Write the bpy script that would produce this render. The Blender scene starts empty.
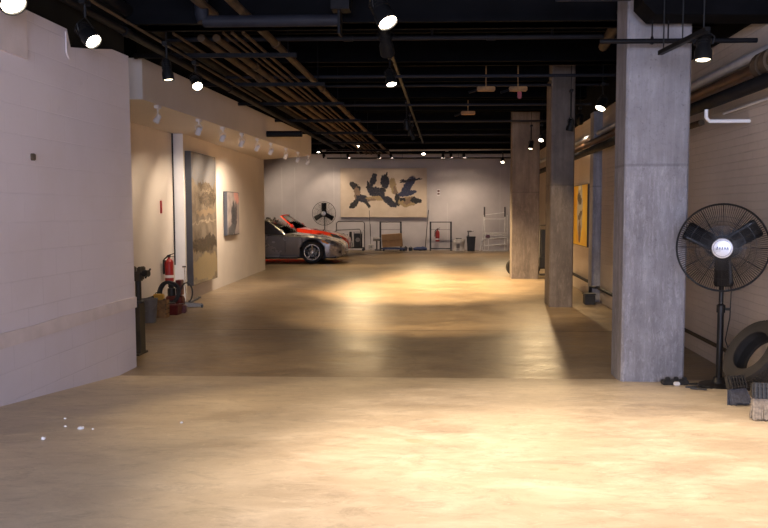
import bpy, bmesh, math, random
from mathutils import Vector, Matrix, Euler
random.seed(7)
PI = math.pi
S = bpy.context.scene
COL = S.collection

# ------------------------------------------------------------------ camera
F = 760.0
CAM = Vector((0, 0, 1.5))
PITCH = math.atan(54 / 760.0)
YAW = math.radians(2.0)
PX = 447 - F * math.tan(YAW) / math.cos(PITCH)      # principal column
cd = bpy.data.cameras.new('camera')
cam = bpy.data.objects.new('camera', cd)
COL.objects.link(cam)
cam.location = CAM
cam.rotation_euler = Euler((PI / 2 - PITCH, 0, YAW), 'XYZ')
cd.sensor_fit = 'HORIZONTAL'
cd.sensor_width = 36
cd.lens = F * 36 / 768
cd.shift_x = -(PX - 384) / 768
cd.clip_end = 200
S.camera = cam
RM = cam.rotation_euler.to_matrix()


def ray(px, py):
    return RM @ Vector(((px - PX) / F, -(py - 264) / F, -1))


def at(px, py, Y):
    d = ray(px, py)
    return CAM + d * (Y / d.y)


def atx(px, py, X):
    d = ray(px, py)
    return CAM + d * (X / d.x)


def atz(px, py, Z=0.0):
    d = ray(px, py)
    return CAM + d * ((Z - 1.5) / d.z)


# ------------------------------------------------------------------ world, light, exposure
w = bpy.data.worlds.new('world')
S.world = w
w.use_nodes = True
w.node_tree.nodes['Background'].inputs[0].default_value = (0.62, 0.72, 1.0, 1)
w.node_tree.nodes['Background'].inputs[1].default_value = 0.6
S.view_settings.view_transform = 'Standard'
S.view_settings.look = 'None'
S.view_settings.gamma = 1
S.view_settings.use_curve_mapping = False
S.view_settings.exposure = 0.0


def area(name, loc, rot, sx, sy, power, color):
    l = bpy.data.lights.new(name, 'AREA')
    l.shape = 'RECTANGLE'
    l.size = sx
    l.size_y = sy
    l.energy = power
    l.color = color
    o = bpy.data.objects.new(name, l)
    o.location = loc
    o.rotation_euler = rot
    COL.objects.link(o)
    return o


# daylight through the open vehicle door behind the camera
area('door_daylight', (-0.2, -3.4, 2.1), (PI / 2, 0, 0), 5.2, 1.7, 590, (0.68, 0.74, 1.0))
WARM = (1.0, 0.71, 0.38)
WARM2 = (1.0, 0.80, 0.60)
SPOT = 2.3


# ------------------------------------------------------------------ materials
def newmat(name):
    m = bpy.data.materials.new(name)
    m.use_nodes = True
    nt = m.node_tree
    b = nt.nodes['Principled BSDF']
    return m, nt, b


def N(nt, t, **kw):
    n = nt.nodes.new(t)
    for k, v in kw.items():
        if k in ('operation', 'blend_type', 'data_type', 'noise_dimensions', 'feature', 'distance', 'interpolation'):
            setattr(n, k, v)
        else:
            n.inputs[k].default_value = v
    return n


def c4(c):
    return (c[0], c[1], c[2], 1)


def mixc(nt, fac, a, b, mode='MIX'):
    n = nt.nodes.new('ShaderNodeMix')
    n.data_type = 'RGBA'
    n.blend_type = mode
    n.clamp_factor = True
    for s, v in ((0, fac), (6, a), (7, b)):
        if isinstance(v, (int, float)):
            n.inputs[s].default_value = v
        elif isinstance(v, tuple):
            n.inputs[s].default_value = c4(v)
        else:
            nt.links.new(v, n.inputs[s])
    return n.outputs[2]


def mth(nt, op, a, b=0.0, c=None):
    n = nt.nodes.new('ShaderNodeMath')
    n.operation = op
    for i, v in enumerate((a, b) if c is None else (a, b, c)):
        if isinstance(v, (int, float)):
            n.inputs[i].default_value = v
        else:
            nt.links.new(v, n.inputs[i])
    return n.outputs[0]


def ramp(nt, v, lo, hi, a=0.0, b=1.0):
    n = nt.nodes.new('ShaderNodeMapRange')
    nt.links.new(v, n.inputs[0])
    for i, x in enumerate((lo, hi, a, b)):
        n.inputs[i + 1].default_value = x
    return n.outputs[0]


def noise(nt, scale, detail=4, vec=None, rough=0.55, dist=0.0):
    n = nt.nodes.new('ShaderNodeTexNoise')
    n.inputs['Scale'].default_value = scale
    n.inputs['Detail'].default_value = detail
    n.inputs['Roughness'].default_value = rough
    n.inputs['Distortion'].default_value = dist
    if vec is None:
        vec = obco(nt)
    nt.links.new(vec, n.inputs['Vector'])
    return n.outputs['Fac']


def obco(nt):
    return nt.nodes.new('ShaderNodeTexCoord').outputs['Object']


def sepxyz(nt, v):
    n = nt.nodes.new('ShaderNodeSeparateXYZ')
    nt.links.new(v, n.inputs[0])
    return n.outputs


def comb(nt, x, y, z):
    n = nt.nodes.new('ShaderNodeCombineXYZ')
    for i, v in enumerate((x, y, z)):
        if isinstance(v, (int, float)):
            n.inputs[i].default_value = v
        else:
            nt.links.new(v, n.inputs[i])
    return n.outputs[0]


def bump(nt, b, h, strength=0.3, dist=0.01):
    n = nt.nodes.new('ShaderNodeBump')
    n.inputs['Strength'].default_value = strength
    n.inputs['Distance'].default_value = dist
    nt.links.new(h, n.inputs['Height'])
    nt.links.new(n.outputs[0], b.inputs['Normal'])


def plain(name, col, rough=0.5, metal=0.0, var=0.12, scale=6.0, bmp=0.0, coat=0.0, spec=None):
    m, nt, b = newmat(name)
    f = noise(nt, scale)
    d = tuple(x * (1 - var * 1.6) for x in col)
    e = tuple(min(1, x * (1 + var)) for x in col)
    nt.links.new(mixc(nt, ramp(nt, f, 0.3, 0.7), d, e), b.inputs['Base Color'])
    nt.links.new(ramp(nt, f, 0.3, 0.7, max(0.02, rough - 0.07), min(1, rough + 0.07)), b.inputs['Roughness'])
    b.inputs['Metallic'].default_value = metal
    if spec is not None:
        b.inputs['Specular IOR Level'].default_value = spec
    if coat:
        b.inputs['Coat Weight'].default_value = coat
        b.inputs['Coat Roughness'].default_value = 0.05
    if bmp:
        bump(nt, b, noise(nt, scale * 8), bmp, 0.004)
    return m


def emis(name, col, strength):
    m, nt, b = newmat(name)
    b.inputs['Base Color'].default_value = c4(col)
    b.inputs['Emission Color'].default_value = c4(col)
    b.inputs['Emission Strength'].default_value = strength
    return m


def glass(name, col=(0.85, 0.9, 0.88)):
    m, nt, b = newmat(name)
    b.inputs['Base Color'].default_value = c4(col)
    b.inputs['Roughness'].default_value = 0.03
    b.inputs['Transmission Weight'].default_value = 1.0
    b.inputs['IOR'].default_value = 1.12
    b.inputs['Specular IOR Level'].default_value = 0.9
    return m


def blockwall(name, col, bw, bh, axis, mortar=0.008, mdark=0.72, dirt=0.25, bstr=0.5, stain=(0.35, 0.28, 0.2)):
    """painted masonry; axis 'Y' = wall runs along world Y, 'X' = along world X"""
    m, nt, b = newmat(name)
    co = obco(nt)
    s = sepxyz(nt, co)
    wob = noise(nt, 1.3, 2, co)
    zz = mth(nt, 'ADD', s[2], mth(nt, 'MULTIPLY', wob, 0.012))
    v = comb(nt, s[1] if axis == 'Y' else s[0], zz, 0.0)
    br = nt.nodes.new('ShaderNodeTexBrick')
    nt.links.new(v, br.inputs['Vector'])
    br.inputs['Scale'].default_value = 1.0
    br.inputs['Brick Width'].default_value = bw
    br.inputs['Row Height'].default_value = bh
    br.inputs['Mortar Size'].default_value = mortar
    br.inputs['Mortar Smooth'].default_value = 0.6
    br.inputs['Color1'].default_value = c4(tuple(x * 1.0 for x in col))
    br.inputs['Color2'].default_value = c4(tuple(x * 0.95 for x in col))
    br.inputs['Mortar'].default_value = c4(tuple(x * mdark for x in col))
    patch = ramp(nt, noise(nt, 0.9, 5, co), 0.42, 0.62)
    joint = mixc(nt, mth(nt, 'MULTIPLY', br.outputs['Fac'], ramp(nt, noise(nt, 0.7, 3, co), 0.45, 0.62, 0.12, 1.0)), col,
                 tuple(x * mdark for x in col))
    c1 = mixc(nt, mth(nt, 'MULTIPLY', patch, dirt), joint, tuple(x * y ** 0.25 for x, y in zip(col, stain)), 'MIX')
    sp = ramp(nt, noise(nt, 9, 6, co, 0.7), 0.62, 0.75)
    c2 = mixc(nt, mth(nt, 'MULTIPLY', sp, dirt * 0.7), c1, tuple(x * 0.6 for x in col))
    nt.links.new(c2, b.inputs['Base Color'])
    b.inputs['Roughness'].default_value = 0.62
    h = mth(nt, 'SUBTRACT', mth(nt, 'MULTIPLY', noise(nt, 26, 4, co), 0.35), br.outputs['Fac'])
    bump(nt, b, h, bstr, 0.006)
    return m


def concrete(name, col, col2, blot=0.5, rough=0.8, streak=True, bstr=0.5, pour=1.88):
    m, nt, b = newmat(name)
    co = obco(nt)
    s = sepxyz(nt, co)
    v = comb(nt, s[0], s[1], mth(nt, 'MULTIPLY', s[2], 0.22))
    a = ramp(nt, noise(nt, 5.0, 9, v, 0.7), 0.36, 0.64)
    c1 = mixc(nt, a, col2, col)
    big = ramp(nt, noise(nt, 2.0, 6, co, 0.6), 0.40, 0.62)
    c1 = mixc(nt, mth(nt, 'MULTIPLY', big, 0.62), c1, tuple(x * 0.75 for x in col2))
    boards = ramp(nt, noise(nt, 16, 3, comb(nt, s[0], s[1], mth(nt, 'MULTIPLY', s[2], 0.03))), 0.42, 0.58)
    c1 = mixc(nt, mth(nt, 'MULTIPLY', boards, 0.30), c1, tuple(x * 0.6 for x in col2))
    spk = ramp(nt, noise(nt, 26, 8, co, 0.8), 0.56, 0.68)
    c1 = mixc(nt, mth(nt, 'MULTIPLY', spk, blot), c1, tuple(x * 0.4 for x in col2))
    # below the pour line: pale laitance and run marks
    low = ramp(nt, mth(nt, 'ADD', s[2], mth(nt, 'MULTIPLY', noise(nt, 8, 3, co), 0.03)), pour + .005, pour + .03, 1.0, 0.0)
    lt = ramp(nt, noise(nt, 26, 9, comb(nt, s[0], s[1], mth(nt, 'MULTIPLY', s[2], 0.25)), 0.85, 0.4), 0.50, 0.66)
    c1 = mixc(nt, mth(nt, 'MULTIPLY', mth(nt, 'MULTIPLY', lt, low), 0.45), c1, tuple(min(1, x * 1.45) for x in col))
    d = mth(nt, 'ABSOLUTE', mth(nt, 'SUBTRACT', s[2], pour))
    c1 = mixc(nt, ramp(nt, d, 0.006, 0.016, 0.35, 0.0), c1, tuple(x * 0.4 for x in col2))
    nt.links.new(c1, b.inputs['Base Color'])
    b.inputs['Roughness'].default_value = rough
    bump(nt, b, mth(nt, 'ADD', noise(nt, 20, 9, co, 0.75), mth(nt, 'MULTIPLY', low, 0.5)), bstr, 0.012)
    return m


def floor_mat(name, base, dark, light, r0, r1, spec=0.5, joints=()):
    m, nt, b = newmat(name)
    co = obco(nt)
    s = sepxyz(nt, co)
    v = comb(nt, mth(nt, 'MULTIPLY', s[0], 0.65), mth(nt, 'MULTIPLY', s[1], 1.1), 0.0)
    n1 = noise(nt, 0.9, 9, v, 0.65, 0.5)
    n2 = noise(nt, 3.5, 9, v, 0.72, 0.5)
    c = mixc(nt, ramp(nt, n1, 0.36, 0.62), dark, base)
    c = mixc(nt, mth(nt, 'MULTIPLY', ramp(nt, n2, 0.46, 0.66), 0.6), c, light)
    n3 = ramp(nt, noise(nt, 7, 10, v, 0.85, 0.8), 0.50, 0.62)
    c = mixc(nt, mth(nt, 'MULTIPLY', n3, 0.42), c, tuple(x * 0.55 for x in dark))
    # orange drips and pale scuffs
    sp = ramp(nt, noise(nt, 2.6, 2, co), 0.73, 0.76)
    c = mixc(nt, mth(nt, 'MULTIPLY', sp, 0.35), c, (dark[0], dark[1] * .7, dark[2] * .4))
    sc = ramp(nt, noise(nt, 11, 9, v, 0.85, 2.0), 0.56, 0.66)
    c = mixc(nt, mth(nt, 'MULTIPLY', sc, 0.38), c, tuple(min(1, x * 1.35) for x in light))
    vo = nt.nodes.new('ShaderNodeTexVoronoi')
    vo.feature = 'DISTANCE_TO_EDGE'
    vo.inputs['Scale'].default_value = 0.35
    dv = nt.nodes.new('ShaderNodeVectorMath')
    dv.operation = 'ADD'
    nt.links.new(co, dv.inputs[0])
    nn = nt.nodes.new('ShaderNodeTexNoise')
    nn.inputs['Scale'].default_value = 1.6
    nn.inputs['Detail'].default_value = 5
    nt.links.new(co, nn.inputs['Vector'])
    nt.links.new(nn.outputs['Color'], dv.inputs[1])
    nt.links.new(dv.outputs[0], vo.inputs['Vector'])
    crack = ramp(nt, vo.outputs['Distance'], 0.0, 0.006, 1.0, 0.0)
    c = mixc(nt, mth(nt, 'MULTIPLY', crack, 0.22 if joints else 0.05), c, tuple(x * 0.3 for x in dark))
    for jy, jw in joints:
        d = mth(nt, 'ABSOLUTE', mth(nt, 'SUBTRACT', s[1], jy))
        c = mixc(nt, ramp(nt, d, jw, jw * 1.6, 0.75, 0.0), c, tuple(x * 0.25 for x in dark))
    nt.links.new(c, b.inputs['Base Color'])
    nt.links.new(ramp(nt, n2, 0.35, 0.7, r0, r1), b.inputs['Roughness'])
    b.inputs['Specular IOR Level'].default_value = spec
    bump(nt, b, mth(nt, 'ADD', mth(nt, 'MULTIPLY', n2, 1.0), mth(nt, 'MULTIPLY', noise(nt, 2.2, 3, co), 1.2)), 0.4, 0.014)
    return m


def blobs(name, ground, ground2, items, gscale=3.0, warp=0.12, wscale=9.0, yz=False, rough=0.7, fine=0.25):
    """abstract canvas: items = (u, v, ru, rv, angle_deg, colour), u/v metres from the canvas centre"""
    m, nt, b = newmat(name)
    co = obco(nt)
    s = sepxyz(nt, co)
    u0 = s[1] if yz else s[0]
    nz = nt.nodes.new('ShaderNodeTexNoise')
    nz.inputs['Scale'].default_value = wscale
    nz.inputs['Detail'].default_value = 7
    nz.inputs['Roughness'].default_value = 0.7
    nt.links.new(co, nz.inputs['Vector'])
    ns = sepxyz(nt, nz.outputs['Color'])
    u = mth(nt, 'ADD', u0, mth(nt, 'MULTIPLY', mth(nt, 'SUBTRACT', ns[0], 0.5), warp * 2))
    v = mth(nt, 'ADD', s[2], mth(nt, 'MULTIPLY', mth(nt, 'SUBTRACT', ns[1], 0.5), warp * 2))
    c = mixc(nt, ramp(nt, noise(nt, gscale, 6, co), 0.35, 0.65), ground, ground2)
    for (cu, cv, ru, rv, an, cc) in items:
        a = math.radians(an)
        du = mth(nt, 'SUBTRACT', u, cu)
        dv = mth(nt, 'SUBTRACT', v, cv)
        p = mth(nt, 'DIVIDE', mth(nt, 'ADD', mth(nt, 'MULTIPLY', du, math.cos(a)), mth(nt, 'MULTIPLY', dv, math.sin(a))), ru)
        q = mth(nt, 'DIVIDE', mth(nt, 'SUBTRACT', mth(nt, 'MULTIPLY', dv, math.cos(a)), mth(nt, 'MULTIPLY', du, math.sin(a))), rv)
        d = mth(nt, 'ADD', mth(nt, 'MULTIPLY', p, p), mth(nt, 'MULTIPLY', q, q))
        c = mixc(nt, ramp(nt, d, 1.05, 1.35, 1.0, 0.0), c, cc)
    c = mixc(nt, mth(nt, 'MULTIPLY', ramp(nt, noise(nt, 30, 6, co, 0.7), 0.5, 0.7), fine), c, ground)
    nt.links.new(c, b.inputs['Base Color'])
    b.inputs['Roughness'].default_value = rough
    bump(nt, b, noise(nt, 30, 6, co), 0.4, 0.004)
    return m


M = {}
M['wall_near'] = blockwall('painted block purple white', (0.71, 0.665, 0.735), 0.405, 0.203, 'Y', 0.005, 0.86, 0.30, 0.35)
M['wall_band'] = plain('patched plaster band', (0.68, 0.61, 0.62), 0.6, 0, 0.08, 5, 0.3)
M['wall_left'] = plain('cream plaster wall', (0.70, 0.63, 0.56), 0.6, 0, 0.05, 1.5, 0.1)
M['wall_back'] = plain('back wall paint', (0.54, 0.49, 0.48), 0.65, 0, 0.08, 1.2, 0.15)
M['wall_right'] = blockwall('painted brick beige', (0.58, 0.50, 0.43), 0.215, 0.072, 'Y', 0.005, 0.80, 0.45, 0.6)
M['painted_daylight'] = plain('painted daylight end face', (0.84, 0.85, 0.90), 0.5, 0, 0.04, 2)  # cool daylight on camera-facing ends is put into this blue-white colour
M['soffit'] = plain('soffit paint', (0.60, 0.56, 0.54), 0.6, 0, 0.05, 1.2)
M['black'] = plain('black ceiling paint', (0.0040, 0.0042, 0.0055), 0.85, 0, 0.3, 4, 0.2, spec=0.08)
M['blackbrown'] = plain('black brown painted block', (0.012, 0.011, 0.009), 0.8, 0, 0.3, 3, 0.2, spec=0.1)
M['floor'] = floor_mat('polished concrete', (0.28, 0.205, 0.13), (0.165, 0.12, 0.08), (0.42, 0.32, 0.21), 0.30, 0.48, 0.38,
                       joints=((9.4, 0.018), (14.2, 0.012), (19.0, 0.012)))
M['ramp'] = floor_mat('ramp concrete', (0.52, 0.43, 0.315), (0.36, 0.29, 0.215), (0.64, 0.55, 0.43), 0.36, 0.58, 0.4)  # paler pour, with the lit edge at the seam partly put into its colour
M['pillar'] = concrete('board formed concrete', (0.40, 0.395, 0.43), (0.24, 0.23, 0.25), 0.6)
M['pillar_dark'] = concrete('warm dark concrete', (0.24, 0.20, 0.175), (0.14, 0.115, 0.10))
M['pipe_black'] = plain('black pipe', (0.007, 0.007, 0.009), 0.6, 0, 0.2, 5, spec=0.15)
M['pipe_grey'] = plain('dark grey pipe', (0.016, 0.017, 0.024), 0.6, 0, 0.2, 5, spec=0.2)
M['pipe_brown'] = plain('dusty brown pipe', (0.085, 0.058, 0.036), 0.7, 0, 0.3, 5, spec=0.2)
M['pipe_copper'] = plain('dusty orange pipe', (0.16, 0.08, 0.04), 0.45, 0.5, 0.3, 5)
M['pipe_silver'] = plain('light grey duct', (0.45, 0.45, 0.47), 0.4, 0.0, 0.15, 5)
M['pvc'] = plain('white plastic pipe', (0.80, 0.80, 0.82), 0.35, 0, 0.04, 5)
M['lamp_black'] = plain('black lamp housing', (0.008, 0.008, 0.009), 0.5, 0, 0.1, 9, spec=0.25)
M['lamp_white'] = plain('white lamp housing', (0.72, 0.72, 0.76), 0.4, 0, 0.05, 9)
M['lens'] = emis('lit lamp lens', (1.0, 0.86, 0.66), 28)
M['lens_side'] = emis('lit lamp lens soft', (1.0, 0.84, 0.60), 5)
M['lens_off'] = plain('lamp lens', (0.5, 0.5, 0.5), 0.2, 0, 0.1)
M['fan_black'] = plain('black fan steel', (0.012, 0.012, 0.014), 0.4, 0.5, 0.1, 9)
M['badge'] = plain('silver badge', (0.62, 0.64, 0.70), 0.3, 0.2, 0.05, 9)
M['badge_ink'] = plain('badge ink', (0.08, 0.10, 0.2), 0.4)
M['steel_pale'] = plain('pale steel tube', (0.82, 0.80, 0.77), 0.4, 0.0, 0.1, 9)
M['rubber'] = plain('tyre rubber', (0.022, 0.019, 0.016), 0.75, 0, 0.25, 9, 0.3)
M['rubber_dusty'] = plain('dusty tyre rubber', (0.022, 0.017, 0.013), 0.85, 0, 0.3, 7, 0.4)
M['alloy'] = plain('silver alloy', (0.62, 0.62, 0.64), 0.25, 0.9, 0.08, 9)
M['chrome'] = plain('chrome', (0.75, 0.75, 0.75), 0.15, 1, 0.08, 9)
M['paint_silver'] = plain('silver grey car paint', (0.32, 0.315, 0.35), 0.28, 0.55, 0.03, 2, 0, 1.0)
M['paint_red'] = plain('bright red car paint', (0.85, 0.05, 0.02), 0.25, 0.0, 0.03, 2, 0, 1.0)
M['interior'] = plain('black car interior', (0.015, 0.014, 0.014), 0.6)
M['leather'] = plain('black leather', (0.03, 0.025, 0.022), 0.4, 0, 0.2, 9)
M['car_glass'] = glass('windscreen glass')
M['amber'] = plain('amber lens', (0.75, 0.25, 0.02), 0.2, 0, 0.1, 9, 0, 1)
M['headlamp'] = plain('smoked headlamp lens', (0.10, 0.10, 0.11), 0.1, 0.3, 0.1, 9, 0, 1)
M['cardboard'] = plain('brown cardboard', (0.34, 0.20, 0.10), 0.8, 0, 0.12, 5)
M['extinguisher'] = plain('extinguisher red', (0.30, 0.012, 0.012), 0.35, 0, 0.1, 9)
M['label_white'] = plain('white label', (0.75, 0.72, 0.70), 0.5, 0, 0.05, 9)
M['rack_grey'] = plain('grey painted tube', (0.12, 0.11, 0.11), 0.45, 0.5, 0.2, 9)
M['rack_black'] = plain('black painted tube', (0.03, 0.028, 0.028), 0.45, 0.3, 0.2, 9)
M['steel'] = plain('dull steel', (0.25, 0.23, 0.21), 0.5, 0.6, 0.2, 9)
M['plastic_black'] = plain('black plastic', (0.018, 0.017, 0.017), 0.5, 0, 0.2, 9)
M['plastic_white'] = plain('white plastic', (0.62, 0.58, 0.54), 0.5, 0, 0.1, 9)
M['blue_tarp'] = plain('dark blue cloth', (0.05, 0.07, 0.16), 0.8, 0, 0.25, 9)
M['yellow'] = plain('yellow plastic', (0.62, 0.35, 0.04), 0.5, 0, 0.12, 9)
M['wood'] = plain('worn wood', (0.30, 0.16, 0.06), 0.7, 0, 0.35, 9, 0.3)
M['wood_dark'] = plain('dark stained wood', (0.055, 0.042, 0.026), 0.7, 0, 0.3, 6, 0.3)
M['grey_plastic'] = plain('grey plastic', (0.16, 0.15, 0.15), 0.6, 0, 0.15, 9)
M['dark_red'] = plain('dark red enamel', (0.10, 0.010, 0.008), 0.35, 0, 0.15, 9)
M['hose'] = plain('black hose rubber', (0.035, 0.036, 0.042), 0.5, 0, 0.2, 9)
M['bristle_blue'] = plain('blue grey bristles', (0.07, 0.075, 0.10), 0.8, 0, 0.3, 60, 0.8)
M['bristle_tan'] = plain('pale straw bristles', (0.26, 0.22, 0.18), 0.85, 0, 0.3, 60, 0.8)
M['crumb'] = plain('white plaster crumb', (0.80, 0.78, 0.74), 0.8, 0, 0.05, 20)
M['canvas_edge'] = plain('dark canvas edge', (0.05, 0.055, 0.075), 0.6)
M['canvas_edge_pale'] = plain('pale canvas edge', (0.45, 0.38, 0.32), 0.7)

NAVY, INK, OCH, BRN = (0.014, 0.016, 0.032), (0.014, 0.013, 0.015), (0.34, 0.24, 0.12), (0.22, 0.14, 0.09)
BLU = (0.028, 0.036, 0.085)
M['canvas_back'] = blobs('cream canvas with dark swirls', (0.66, 0.54, 0.42), (0.58, 0.46, 0.34), [
    (-1.06, 0.23, 0.22, 0.11, -38, INK), (-0.99, -0.06, 0.10, 0.27, 5, BRN), (-1.09, -0.40, 0.22, 0.10, 42, INK),
    (-0.94, -0.25, 0.06, 0.20, -30, INK), (-0.76, -0.22, 0.24, 0.12, -15, NAVY), (-0.60, -0.44, 0.15, 0.06, -48, INK),
    (-0.38, 0.47, 0.10, 0.25, -18, NAVY), (-0.55, 0.24, 0.05, 0.20, 12, INK), (-0.44, 0.14, 0.20, 0.06, -20, INK),
    (-0.27, 0.02, 0.30, 0.18, -14, NAVY), (-0.28, -0.21, 0.36, 0.07, -3, OCH), (-0.45, -0.26, 0.16, 0.05, 0, BRN),
    (0.06, 0.42, 0.15, 0.24, 4, NAVY), (0.12, 0.62, 0.04, 0.14, -5, INK), (0.0, 0.10, 0.12, 0.07, -35, INK),
    (0.22, -0.33, 0.32, 0.12, -36, NAVY), (0.36, 0.26, 0.11, 0.28, 10, OCH), (0.46, -0.02, 0.06, 0.24, 12, BRN),
    (0.92, 0.26, 0.38, 0.13, 55, BLU), (1.02, 0.46, 0.38, 0.045, 10, NAVY), (0.78, 0.46, 0.16, 0.03, -5, NAVY), (0.88, -0.02, 0.34, 0.10, 10, BLU),
    (0.53, -0.27, 0.09, 0.22, 8, INK), (0.90, -0.33, 0.34, 0.17, 5, OCH), (0.95, -0.30, 0.20, 0.10, 25, BRN), (1.20, -0.29, 0.19, 0.10, -8, INK),
    (0.72, -0.24, 0.10, 0.06, 0, INK)], 2.2, 0.12, 9.0, fine=0.15)
M['canvas_tall'] = blobs('mottled bronze canvas', (0.26, 0.21, 0.15), (0.15, 0.115, 0.08), [
    (0.2, 0.35, 0.5, 0.10, 0, (0.10, 0.075, 0.05)), (0.1, 0.12, 0.55, 0.05, 4, (0.28, 0.20, 0.12)), (-0.1, -0.05, 0.8, 0.015, 0, (0.40, 0.32, 0.22)),
    (0.0, -0.45, 0.70, 0.13, 0, (0.07, 0.052, 0.03)), (0.0, -0.85, 0.85, 0.2, 0, (0.34, 0.26, 0.14)), (0.0, 0.85, 0.9, 0.28, 0, (0.19, 0.185, 0.19)),
    (0.1, 0.55, 0.5, 0.06, -4, (0.12, 0.09, 0.06))], 4.0, 0.22, 3.5,
    yz=True, rough=0.25, fine=0.7)
M['canvas_small'] = blobs('grey canvas with pink corner', (0.42, 0.36, 0.34), (0.26, 0.22, 0.22), [
    (0.25, 0.36, 0.22, 0.12, -30, (0.62, 0.30, 0.26)), (0.0, -0.1, 0.16, 0.3, 0, (0.05, 0.05, 0.06)),
    (-0.15, -0.32, 0.3, 0.1, 10, (0.09, 0.09, 0.10)), (0.2, -0.05, 0.07, 0.3, -8, (0.08, 0.07, 0.08))], 5.0, 0.15, 8.0, yz=True)
M['canvas_yellow'] = blobs('yellow canvas with grey figure', (0.85, 0.58, 0.04), (0.75, 0.42, 0.03), [
    (0.0, 0.1, 0.26, 0.50, 0, (0.40, 0.40, 0.38)), (0.05, 0.3, 0.2, 0.1, 15, (0.06, 0.05, 0.05)), (-0.05, 0.0, 0.22, 0.06, -20, (0.08, 0.06, 0.05)),
    (0.0, -0.3, 0.12, 0.2, 0, (0.15, 0.08, 0.05)), (0.05, 0.55, 0.12, 0.08, 0, (0.75, 0.72, 0.6))], 3.0, 0.13, 7.0, yz=True)


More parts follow.
